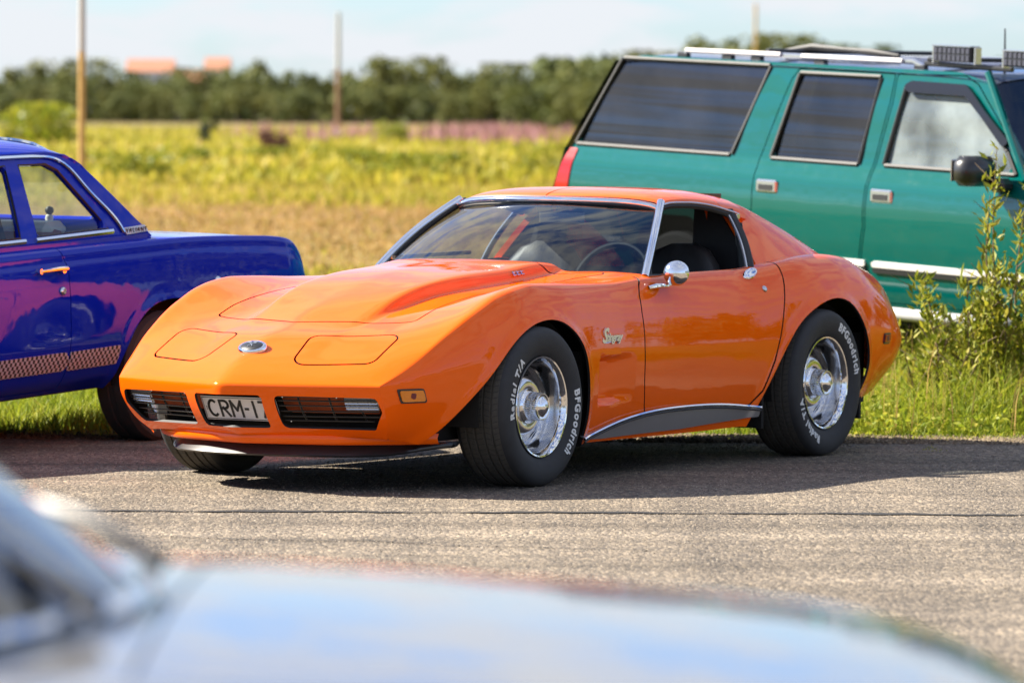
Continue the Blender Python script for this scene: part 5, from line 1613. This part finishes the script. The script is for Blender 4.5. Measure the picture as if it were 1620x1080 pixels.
    w1 = [(.900, 1.343), (.69, 1.338), (.615, 1.305), (.370, 1.020), (.930, 1.014)]
    w0 = [(1.66, 1.330), (.995, 1.343), (1.05, 1.014), (2.03, 1.012)]
    for s in (1, -1):
        sheet_obj('window_frame', surf, out, roof_m, root, s, .02, [(w1, .03), (w0, .03)], 0, .03, 0, 260, 70)
        for wv in (w1, w0):
            g = sheet_obj('side_window', surf, wv, 'clear_glass', root, s, .03, [], -.004, 0, -.018, 40, 24)
            ln = MB(); ln.tube(rail_on(surf, inset_poly(np.array(wv), .002), -.004, s, 0, False, False), .006, 6, closed=True)
            ln.build('window_seal', M['black'], g)
            b0, b1 = (wv[3], wv[4]) if wv is w1 else (wv[2], wv[3])
            MB().tube(rail_on(surf, [(b0[0]-.02, b0[1]-.012), (b1[0]+.02, b1[1]-.012)], .004, s, 2, False, False), .009, 6, flat=1.4).build('belt_moulding', M['chrome'], root)
        dr = [(.275, 1.0), (.30, 1.045), (.455, 1.21), (.555, 1.325), (.62, 1.357), (.74, 1.373), (1.2, 1.383), (1.6, 1.372), (1.735, 1.335), (2.16, 1.0)]
        MB().tube(rail_on(surf, dr, .010, s, 60), .0085, 6).build('gutter_trim', M['chrome'], root)
        if detail:
            # bright band with letters at the foot of the rear roof post
            band = [(.10, 1.022), (.08, .992), (.255, .985), (.275, 1.016)]
            bd = sheet_obj('post_band', surf, band, 'silver', root, s, .004, [], 0, .01, .010, 30, 8)
            Vt, Ft = text_geo('VALIANT', .030, .0008, .0006, 0, 1.5)
            p = np.array([.175, s*(float(surf(np.array(.175), np.array(1.003)))+.012), 1.004])
            Vt = frame_to(Vt, p, (-s, 0, .0), (0, 0, 1), (0, s, 0)); obj('band_letters', Vt, Ft, 'plate_black', bd, smooth=False)
    # roof shell with rear window opening
    zr = S({.04: .985, .075: 1.005, .14: 1.055, .35: 1.252, .44: 1.345, .49: 1.385, .545: 1.420, .63: 1.443, .80: 1.462, 1.2: 1.476, 1.6: 1.465, 1.70: 1.440, 1.76: 1.405})
    xr = np.linspace(.04, 1.76, 120); wr = np.concatenate([-np.linspace(1, 0, 30), np.linspace(0, 1, 30)[1:]])
    hw = S({.04: .812, .14: .79, .35: .716, .52: .682, .66: .668, 1.4: .664, 1.76: .668})
    Gr = np.empty((len(xr), len(wr), 3))
    edge_z = S({.04: .975, .14: 1.05, .35: 1.248, .445: 1.335, .52: 1.368, .66: 1.388, 1.3: 1.394, 1.62: 1.382, 1.76: 1.350})
    for j, wv in enumerate(wr):
        Gr[:, j, 0] = xr; Gr[:, j, 1] = wv*hw(xr); Gr[:, j, 2] = zr(xr)-(zr(xr)-edge_z(xr))*abs(wv)**5.5-.004*wv*wv
    Vr = Gr.reshape(-1, 3); Tr = tri(grid_faces(len(xr), len(wr))); Nr = vnormals(Vr, Tr)
    if Nr[:, 2].mean() < 0: Tr = Tr[:, ::-1]; Nr = -Nr
    RW = [(.15, -.60), (.47, -.55), (.47, .55), (.15, .60)]
    A = np.concatenate([Vr, Nr, -rpoly(Vr[:, 0], Vr[:, 1], RW, .06)[:, None]], 1); A, Tc = clip(A, Tr, A[:, 6])
    V2, T2 = flange(A[:, :3], Tc, A[:, 3:6], .02); obj('roof', V2, T2, roof_m, root, sharp=40)
    A = np.concatenate([Vr-Nr*.012, Nr, (rpoly(Vr[:, 0], Vr[:, 1], RW, .06)+.01)[:, None]], 1); A, Tc = clip(A, Tr, A[:, 6])
    obj('rear_window', A[:, :3], Tc, 'clear_glass', root)
    MB().tube([(a, b, float(zr(a))+.004) for a, b in curve(RW, 60, True)][:-1], .010, 6, closed=True).build('rear_window_trim', M['chrome'], root)
    # windscreen
    tt = np.linspace(-1, 1, 33); uu = np.linspace(0, 1, 14)
    Wg = np.array([[np.array([2.16+bow-bow*t*t, .76*t, .985])*(1-u)+np.array([1.755-.03*t*t, .645*t, 1.402-.03*t*t])*u+np.array([.03, 0, .02])*math.sin(math.pi*u) for u in uu] for t in tt])
    obj('windscreen', Wg.reshape(-1, 3), grid_faces(33, 14), 'windscreen', root)
    MB().tube(Wg[:, 0]+[.008, 0, .004], .012, 6).build('windscreen_trim', M['chrome'], root); MB().tube(Wg[:, -1], .012, 6).build('windscreen_trim', M['chrome'], root)
    for t_ in (0, -1): MB().tube(Wg[t_], .016, 6).build('windscreen_post', M['chrome'] , root)
    for s in (-.35, .25):
        MB().tube([(2.17+bow-bow*(s/.76)**2+.03, s, 1.0), (2.10+bow-bow*(s/.76)**2, s+.06, 1.05), (1.98+bow-bow*((s+.4)/.76)**2, s+.42, 1.10)], [.012, .010, .006], 6).build('wiper', M['satin_black'], root)
    # inside
    b = MB(); b.box((1.1, 0, .30), (2.2, 1.5, .04)); b.box((1.0, 0, .30), (4.2, 1.2, .06)); b.box((-.6, 0, .42), (.8, 1.2, .2)); b.box((2.9, 0, .5), (.9, 1.0, .3)); b.box((2.12, 0, .62), (.04, 1.5, .6))
    for s in (1, -1): b.box((-.02, s*.60, .50), (.84, .03, .36)); b.box((2.67, s*.60, .50), (.84, .03, .36))
    b.build('underbody', M['under'], root)
    for (xx, zz) in ((.62, .62), (1.45, .60)):
        b = MB(); b.box((xx, 0, zz+.14), (.15, 1.34, .60), rot=[[math.cos(.22), 0, -math.sin(.22)], [0, 1, 0], [math.sin(.22), 0, math.cos(.22)]], bev=.05)
        se = b.build('seat_back', M['maroon_vinyl'], root)
        b = MB(); b.box((xx+.32, 0, zz-.13), (.56, 1.34, .2), bev=.06); b.build('seat_cushion', M['maroon_vinyl'], se)
        b = MB(); b.box((xx-.066, 0, zz+.405), (.17, 1.30, .075), bev=.03); b.build('seat_top', M['pale_vinyl'], se)
    b = MB(); b.box((.30, 0, .965), (.42, 1.40, .03), bev=.01); b.build('parcel_shelf', M['pale_vinyl'], root)
    b = MB(); b.box((2.0, 0, .90), (.25, 1.4, .18), bev=.05); b.build('dashboard', M['maroon_vinyl'], root)
    c0 = np.array([1.82, .34, .98]); sa = np.linspace(0, 2*np.pi, 32, endpoint=False)
    MB().tube([c0+.2*(math.cos(t)*np.array([0, 1., 0])+math.sin(t)*np.array([-.4, 0, .91])) for t in sa], .012, 6, closed=True).build('steering_wheel', M['black'], root)
    for s in (1, -1):
        b = MB(); b.box((1.45, s*.77, .70), (1.2, .05, .48), bev=.02); b.build('door_lining', M['maroon_vinyl'], root)
        b = MB(); b.box((.50, s*.77, .72), (.6, .05, .44), bev=.02); b.build('door_lining', M['maroon_vinyl'], root)
        b = MB(); b.tube([(1.15, s*.70, 1.30), (1.13, s*.71, 1.15), (1.10, s*.72, .98), (1.04, s*.72, .80)], [.02, .028, .05, .06], 6, flat=.25); b.build('belt_strap', M['satin_black'], root)
    # handles, lock, bumpers, lamps
    for s, dr in zip((1, -1), drs):
        yh = .866
        b = MB(); b.tube([(.845, s*yh, .862), (.845, s*(yh+.03), .862)], .016, 8); b.tube([(.83, s*(yh+.032), .868), (.90, s*(yh+.036), .870), (1.02, s*(yh+.028), .866)], [.012, .011, .008], 8); b.tube([(1.02, s*yh, .866), (1.02, s*(yh+.03), .866)], .013, 8)
        b.build('door_handle', M['chrome'], dr)
        Vl, Fl = lathe([(.001, .010), (.012, .010), (.017, .006), (.020, 0), (.020, -.006)], 18, 'y'); Vl = Vl*[1, s, 1]+[.845, s*.884, .765]
        obj('door_lock', Vl, fix_normals(Vl, [tuple(f) for f in Fl]), 'chrome', dr)
    for (xb, sgx) in ((-1.275, -1), (3.60, 1)):
        P = curve([(xb-sgx*.35, -.88, .46), (xb-sgx*.08, -.86, .46), (xb, -.6, .46), (xb+sgx*.02, 0, .46), (xb, .6, .46), (xb-sgx*.08, .86, .46), (xb-sgx*.35, .88, .46)], 40)
        MB().tube(P, .065, 8, flat=1.0).build('bumper', M['chrome'], root, sharp=60)
    for s in (1, -1):
        Vl, Fl = lathe([(.001, -.04), (.05, -.034), (.065, -.01), (.068, .02)], 24, 'x'); Vl = Vl+[-1.245, s*.68, .60]
        obj('tail_lamp', Vl, fix_normals(Vl, [tuple(f) for f in Fl]), 'red_lens', root)
        Vl, Fl = lathe([(.001, .05), (.06, .04), (.085, .01), (.09, -.02)], 24, 'x'); Vl = Vl+[3.54, s*.66, .66]
        obj('headlight', Vl, fix_normals(Vl, [tuple(f) for f in Fl]), 'clear_lens', root)
    for k in range(6): 
        b = MB(); b.box((3.555, 0, .58+.03*k), (.02, 1.1, .012)); b.build('grille_bar', M['chrome'], root)
    if detail:
        # fuel cap seen on the flank, checkered tape along the sill
        Vl, Fl = lathe([(.001, .020), (.024, .018), (.034, .010), (.038, 0), (.038, -.006)], 24, 'y'); Vl = Vl*[.8, 1, .8]+[-.40, .872, .722]
        obj('fuel_cap', Vl, fix_normals(Vl, [tuple(f) for f in Fl]), 'chrome', root, sharp=50)
    for xx in (0, 2.69):
        for s in (1, -1):
            plain_wheel(root, (xx, s*.745, .305), s, .308, .20, .19, 'dull_chrome')
    return drs

def coupe_to_world(x, y, z=0):
    c, s_ = math.cos(R(238.4028)), math.sin(R(238.4028))
    return (-0.6135+c*x-s_*y, 22.5984+s_*x+c*y, z)

# blue sedan beside the coupe
BLUE = empty('blue_sedan', coupe_to_world(-1.62, -3.03, .0), R(238.4028))
BLUE.rotation_euler = (0, R(2.55), R(238.4028))
props(BLUE, 'deep blue sixties sedan with checkered tape along its sill', 'car')
drs = sedan(BLUE, 'blue', 'blue', True)
m, n, l, b = new_mat('checker_tape')
tc = n.new('ShaderNodeTexCoord'); ck = n.new('ShaderNodeTexChecker')
mp = n.new('ShaderNodeMapping'); mp.inputs['Scale'].default_value = (58, 0, 58); mp.inputs['Location'].default_value = (0, .5, .02)
l.new(tc.outputs['Object'], mp.inputs[0]); l.new(mp.outputs[0], ck.inputs['Vector'])
ck.inputs['Scale'].default_value = 1.0
ck.inputs['Color1'].default_value = (.012, .012, .014, 1); ck.inputs['Color2'].default_value = (.46, .50, .54, 1)
l.new(ck.outputs[0], b.inputs['Base Color']); b.inputs['Roughness'].default_value = .35; b.inputs['Coat Weight'].default_value = .4
M['checker'] = m
flank = lambda X, Z: np.interp(Z, [.345, .395, .44, .485, .53, .70], [.815, .840, .858, .869, .878, .882])
for s in (1, -1):
    for (a0, a1, par) in ((.39, .782, BLUE), (.79, 2.13, drs[0 if s > 0 else 1])):
        sheet_obj('checker_tape', flank, [(a0, .397), (a0, .483), (a1, .481), (a1, .395)], 'checker', par, s, .001, [], 0, .005, .0065, 30, 8)

# small figure on the parcel shelf
rt = empty('toy_figure', coupe_to_world(-1.62+.36, -3.03+.42, 1.0), R(200)); 
props(rt, 'tiny white toy figure with a dark cap seen through the blue sedan side window', 'toy')
Vl, Fl = lathe([(.001, 0), (.026, .002), (.028, .012), (.020, .018), (.016, .032), (.020, .045), (.017, .058), (.008, .066), (.001, .067)], 18, 'z'); obj('toy_body', Vl, Fl, 'plate_white', rt)
Vl, Fl = lathe([(.001, .062), (.012, .064), (.020, .074), (.021, .086), (.014, .098), (.001, .102)], 18, 'z'); obj('toy_head', Vl, Fl, 'black', rt)

# foreground sedan under the lens
FORE = empty('silver_sedan', (-2.82, 5.93, -.004), 0)
FORE.rotation_euler = (0, R(-.9), 0)
props(FORE, 'close blurred silver car whose pale reflecting hood fills the bottom of the picture', 'car')
sedan(FORE, 'silver_paint', 'silver_paint', False, .26)

# ------------------------------------------------------------------ green wagon
psi, pch = R(50), R(2.3)
fw = Vector((math.cos(psi)*math.cos(pch), -math.sin(psi)*math.cos(pch), -math.sin(pch)))
nv = Vector((-math.sin(psi), -math.cos(psi), 0)); upv_ = fw.cross(nv)
if upv_.z < 0: upv_ = -upv_
P0 = Vector((1.97706, 30.00479, 1.02352))
ly = -nv
Mx = Matrix(((fw.x, ly.x, upv_.x), (fw.y, ly.y, upv_.y), (fw.z, ly.z, upv_.z)))
WAG = empty('green_wagon')
WAG.matrix_world = Matrix.Translation(P0 - Mx @ Vector((0, -.97, .95))) @ Mx.to_4x4()
props(WAG, 'big teal green wagon with dark windows, roof rails and lamp bars', 'car')
_wp = pchip([.30, .40, .50, .62, .78, .95, 1.06, 1.14, 1.20, 1.35, 1.5, 1.62, 1.76], [.78, .842, .882, .918, .956, .974, .966, .938, .915, .897, .877, .856, .826])
def W_half(X, Z):
    return _wp(np.asarray(Z)) if True else np.interp(Z, [.30, .40, .50, .62, .78, .95, 1.06, 1.14, 1.20, 1.35, 1.5, 1.62, 1.76], [.78, .842, .882, .918, .956, .974, .966, .938, .915, .897, .877, .856, .826])
def q_(s, h):
    z_ = h+.95; ins = .97-float(np.interp(z_, [.30, .40, .50, .62, .78, .95, 1.06, 1.14, 1.20, 1.35, 1.5, 1.62, 1.76], [.78, .842, .882, .918, .956, .974, .966, .938, .915, .897, .877, .856, .826]))
    return (s-1.19*ins, z_)
QW = [q_(-2.085, .768), q_(-2.50, .243), q_(-1.114, .243), q_(-.785, .770)]
W2 = [q_(-.544, .738), q_(-.781, .242), q_(-.049, .241), q_(.131, .740)]
W1 = [q_(.330, .700), q_(.156, .247), q_(1.20, .247), q_(1.13, .370), q_(.835, .695)]
g23 = [q_(-.60, .79), q_(-.66, .66), q_(-.882, .242), q_(-.94, -.035), q_(-.945, -.30)]
g12 = [q_(.275, .79), q_(.20, .60), q_(.052, .213), q_(0, -.10), q_(0, -.60)]
DR = [q_(-.55, .765), q_(-.62, .70), q_(-.875, .242), q_(-.937, -.035), q_(-.94, -.30), (-1.02, .55), (-.99, .42), q_(0, -.53), q_(0, -.10), q_(.052, .213), q_(.20, .60), q_(.245, .765)]
DF = [q_(.255, .765), q_(.215, .60), q_(.064, .213), q_(.012, -.10), q_(.012, -.53), (1.30, .42), (1.30, 1.14), q_(1.28, .30), q_(.90, .73), q_(.80, .775)]
arch1 = [(-2.06, .30), (-2.04, .55), (-1.93, .72), (-1.72, .82), (-1.48, .82), (-1.27, .72), (-1.16, .55), (-1.13, .30)]
arch0 = [(a+3.34, b) for a, b in arch1]
OUT = [(-2.66, .40), (-2.70, .62), (-2.68, .92), q_(-2.545, .22), q_(-2.09, .765), q_(-1.9, .79), q_(.75, .79), q_(.98, .74), q_(1.30, .26), (1.42, 1.17), (2.55, 1.07), (2.70, 1.0), (2.74, .6), (2.70, .40)]
hol = [(np.array(arch1), .05), (np.array(arch0), .05)]
for s in (-1, 1):
    sheet_obj('body_side', W_half, OUT, 'teal', WAG, s, .03, hol+[(np.array(DR)+0, .02), (np.array(DF), .02), (np.array(QW), .04)], 0, .03, 0, 420, 110)
    d2 = sheet_obj('rear_door', W_half, DR, 'teal', WAG, s, .02, [(np.array(W2), .05), (np.array(arch1), .05)], .007, .03, 0, 120, 100)
    d1 = sheet_obj('front_door', W_half, DF, 'teal', WAG, s, .02, [(np.array(W1), .05)], .007, .03, 0, 130, 100)
    for nm, wv, gm_, par in (('quarter_window', QW, 'dark_glass', WAG), ('rear_door_window', W2, 'dark_glass', d2), ('front_door_window', W1, 'pale_glass', d1)):
        g = sheet_obj(nm, W_half, wv, gm_, par, s, .05, [], -.004, 0, -.012, 50, 30)
        C = rail_on(W_half, inset_poly(np.array(wv), -.012), .004, s, 0, False, False)
        C = rail_on(W_half, [tuple(a) for a in np.array(wv)], .004, s, 0, False, False)
        
        for i in range(len(C)):
            a_, b_ = C[i], C[(i+1) % len(C)]
            mt = 'trim' if (nm != 'quarter_window' or i == 0) else ('dull_chrome' if i == 1 else 'black')
            MB().tube([a_*.965+b_*.035, a_*.035+b_*.965], .009, 6, flat=1.0).build('window_trim', M[mt], par)
            MB().tube([a_*.99+b_*.01-np.array([0, s*.004, 0]), a_*.01+b_*.99-np.array([0, s*.004, 0])], .014, 6, flat=1.0).build('window_seal', M['seal_gap_shade'], par)
    # handles
    for (hx, hz, dd) in ((-.81, 1.032, d2), (.138, 1.027, d1)):
        b = MB(); b.box((hx, s*.972, hz), (.175, .022, .075), bev=.012); hb = b.build('door_handle', M['dull_chrome'], dd)
        b = MB(); b.box((hx, s*.984, hz-.006), (.12, .004, .034), bev=.001); b.build('handle_recess', M['black'], hb)
    # side moulding: pale band with darker middle
    for nm, z0, z1, mt, off in (('side_moulding', .625, .658, 'plate_white', .012), ('side_moulding', .592, .624, 'seal_gap_shade', .010)):
        for (a0, a1) in ((-1.10, -1.03), (-.93, -.012), (.022, 1.28), (-2.66, -2.10), (2.3, 2.7)):
            sheet_obj(nm, W_half, [(a0, z0), (a0, z1), (a1, z1), (a1, z0)], mt, WAG, s, .002, [], 0, .012, off, 30, 4)
    b = MB(); b.tube([(-1.05, s*.965, .395), (-1.0, s*1.03, .385), (.5, s*1.035, .385), (1.15, s*1.03, .385), (1.2, s*.965, .395)], .036, 8); b.build('running_board', M['board'], WAG, sharp=60)
    # tail lamp
    sheet_obj('tail_lamp', W_half, [(-2.60, 1.165), (-2.525, 1.165), (-2.56, .93), (-2.63, .62), (-2.71, .62), (-2.685, .92)], 'red_lens', WAG, s, .01, [], 0, .03, .006, 20, 30)
    # roof rail on feet
    zr_ = 1.775; yr = .72
    b = MB(); b.tube([(-1.86, s*yr, 1.735), (-1.80, s*yr, zr_), (.10, s*yr, zr_+.008), (.20, s*yr, 1.75)], .016, 8); rl = b.build('roof_rail', M['dull_chrome'], WAG)
    for (a0, a1) in ((-1.80, -.98), (-.80, .03)):
        b = MB(); b.tube([(a0, s*(yr+.017), zr_+.004), (a1, s*(yr+.017), zr_+.007)], .015, 8); b.build('rail_strip', M['plate_white'], rl)
    for a0 in (-1.84, -1.45, -1.2, -.66, .16):
        b = MB(); b.box((a0, s*yr, 1.745), (.10, .035, .05), bev=.01); b.build('rail_foot', M['satin_black'], rl)
    # window visor and mirror
    vis = np.array(W1)
    P = [(vis[0][0]-.02, vis[0][1]-.01), (vis[0][0]+.06, vis[0][1]+.024), (vis[4][0]-.02, vis[4][1]+.024), (vis[4][0]+.045, vis[4][1]-.02), (vis[3][0]+.015, vis[3][1]+.04), (vis[3][0]-.012, vis[3][1]+.03), (vis[4][0]-.012, vis[4][1]-.04), (vis[0][0]+.05, vis[0][1]-.042)]
    sheet_obj('window_visor', W_half, P, 'visor', WAG, s, .02, [], 0, .02, .028, 60, 40)
    b = MB(); b.box((1.02, s*1.125, 1.215), (.15, .25, .165), bev=.04); mr = b.build('door_mirror', M['satin_black'], WAG, sharp=60)
    b = MB(); b.box((1.10, s*1.0, 1.14), (.12, .12, .08), bev=.03); b.build('mirror_arm', M['satin_black'], mr)
    b = MB(); b.box((.942, s*1.13, 1.215), (.006, .20, .12), bev=.02); b.build('mirror_glass', M['chrome'], mr)
# roof, rear, nose
xr = np.linspace(-2.30, .86, 60); wr = np.linspace(-1, 1, 41)
zt_ = S({-2.35: 1.70, -2.25: 1.745, -2.1: 1.760, -1.5: 1.770, -.5: 1.775, .3: 1.770, .65: 1.760, .80: 1.745, .88: 1.725})
G = np.array([[(a, wv*.846, float(zt_(a))-.035*abs(wv)**6-.02*wv*wv) for wv in wr] for a in xr]).reshape(-1, 3)
obj('roof', G, grid_faces(60, 41), 'navy', WAG)
for k in range(7):
    b = MB(); b.box((-.75, (k-3)*.16, 1.770), (2.0, .05, .012), bev=.004); b.build('roof_rib', M['navy'], WAG)
for a in (-1.1, .24):
    b = MB(); b.box((a, 0, 1.800), (.05, 1.48, .025), bev=.01); b.build('cross_bar', M['satin_black'], WAG)
b = MB(); b.tube([(-1.25, -.45, 1.80), (-1.05, -.42, 1.825), (-.80, -.40, 1.82), (-.55, -.42, 1.815), (-.35, -.40, 1.80)], [.012, .026, .016, .022, .012], 7); b.build('strap_bundle', M['black'], WAG)
V = [(-2.33, -.83, 1.70), (-2.33, .83, 1.70), (-2.62, .95, 1.17), (-2.62, -.95, 1.17)]
tg = MB(); tg.add([(-2.62, -.955, 1.17), (-2.62, .955, 1.17), (-2.72, .965, .9), (-2.72, -.965, .9), (-2.74, .96, .45), (-2.74, -.96, .45)], [(0, 1, 2, 3), (3, 2, 4, 5)]); tg.build('tailgate', M['teal'], WAG)
obj('tailgate_window', np.array(V), np.array([[0, 1, 2, 3]]), 'dark_glass', WAG)
b = MB(); b.box((-2.80, 0, .52), (.16, 1.94, .17), bev=.05); b.build('rear_bumper', M['chrome'], WAG)
V = np.array([[(1.27-.42*u-.04*t*t, t*(.93-.10*u), 1.18+.56*u) for u in np.linspace(0, 1, 8)] for t in np.linspace(-1, 1, 21)]).reshape(-1, 3)
obj('windscreen', V, grid_faces(21, 8), 'windscreen', WAG)
for s in (1, -1): MB().tube([(1.235, s*.945, 1.17), (.815, s*.842, 1.745)], .022, 8).build('windscreen_post', M['teal'], WAG)
V = np.array([[(a, t*.955, float(np.interp(a, [1.22, 2.0, 2.5, 2.68, 2.74], [1.18, 1.15, 1.08, 1.02, .93]))-.02*t*t) for t in np.linspace(-1, 1, 21)] for a in np.linspace(1.22, 2.74, 20)]).reshape(-1, 3)
obj('hood', V, grid_faces(20, 21), 'teal', WAG)
b = MB(); b.box((2.73, 0, .72), (.06, 1.86, .46), bev=.02); b.build('front_panel', M['teal'], WAG)
b = MB(); b.box((2.80, 0, .50), (.16, 1.96, .20), bev=.05); b.build('front_bumper', M['chrome'], WAG)
for k in range(4):
    b = MB(); b.box((2.77, 0, .70+.06*k), (.02, 1.2, .02)); b.build('grille_bar', M['chrome'], WAG)
for s in (1, -1):
    b = MB(); b.box((2.765, s*.75, .80), (.03, .26, .17), bev=.02); b.build('headlight', M['clear_lens'], WAG)
b = MB(); b.box((0, 0, .42), (5.2, 1.6, .10)); b.box((-.2, 0, .75), (3.2, 1.7, .5)); b.build('underbody', M['under'], WAG)
b = MB(); b.box((-1.4, 0, 1.0), (2.0, 1.5, .1)); b.build('cabin_floor', M['under'], WAG)
for xx in (-.35, .70):
    for s in (-.42, .42):
        b = MB(); b.box((xx, s, 1.12), (.16, .54, .62), bev=.06); st_ = b.build('seat_back', M['dark_leather'], WAG)
        b = MB(); b.box((xx-.02, s, 1.50), (.10, .26, .16), bev=.04); b.build('headrest', M['dark_leather'], st_)
for xx in (-1.595, 1.745):
    for s in (1, -1): plain_wheel(WAG, (xx, s*.84, .36), s, .365, .25, .21, 'dull_chrome')
# lamp bars on the rack, facing out over the side
for k, (a0, lab) in enumerate(((.47, 'left'), (1.02, 'right'))):
    zc_ = 1.835 if k == 0 else 1.825
    b = MB(); b.box((a0, -.76, zc_), (.30, .06, .085), bev=.008); lb = b.build('lamp_bar', M['satin_black'], WAG)
    b = MB(); b.box((a0, -.76, zc_+.046), (.31, .075, .010), bev=.003); b.build('lamp_top', M['dull_chrome'], lb)
    for r_ in range(2):
        for c_ in range(8):
            b = MB(); b.box((a0-.126+.036*c_, -.792, zc_-.02+.04*r_), (.030, .006, .034), bev=.004); b.build('lamp_cell', pmat('lamp_cell', (.05, .052, .075), rough=.12, coat=.5) if 'lamp_cell' not in bpy.data.materials else bpy.data.materials['lamp_cell'], lb)
    for e in (-.165, .165):
        b = MB(); b.box((a0+e, -.75, zc_-.005), (.016, .05, .10), bev=.004); b.build('lamp_bracket', M['dull_chrome'], lb)
b = MB(); b.tube([(.20, -.72, 1.775), (.86, -.70, 1.765)], .016, 8); b.build('lamp_rail', M['satin_black'], WAG)
b = MB(); b.tube([(.80, -.70, 1.74), (.79, -.70, 1.99)], [.008, .004], 6); b.build('aerial', M['satin_black'], WAG)
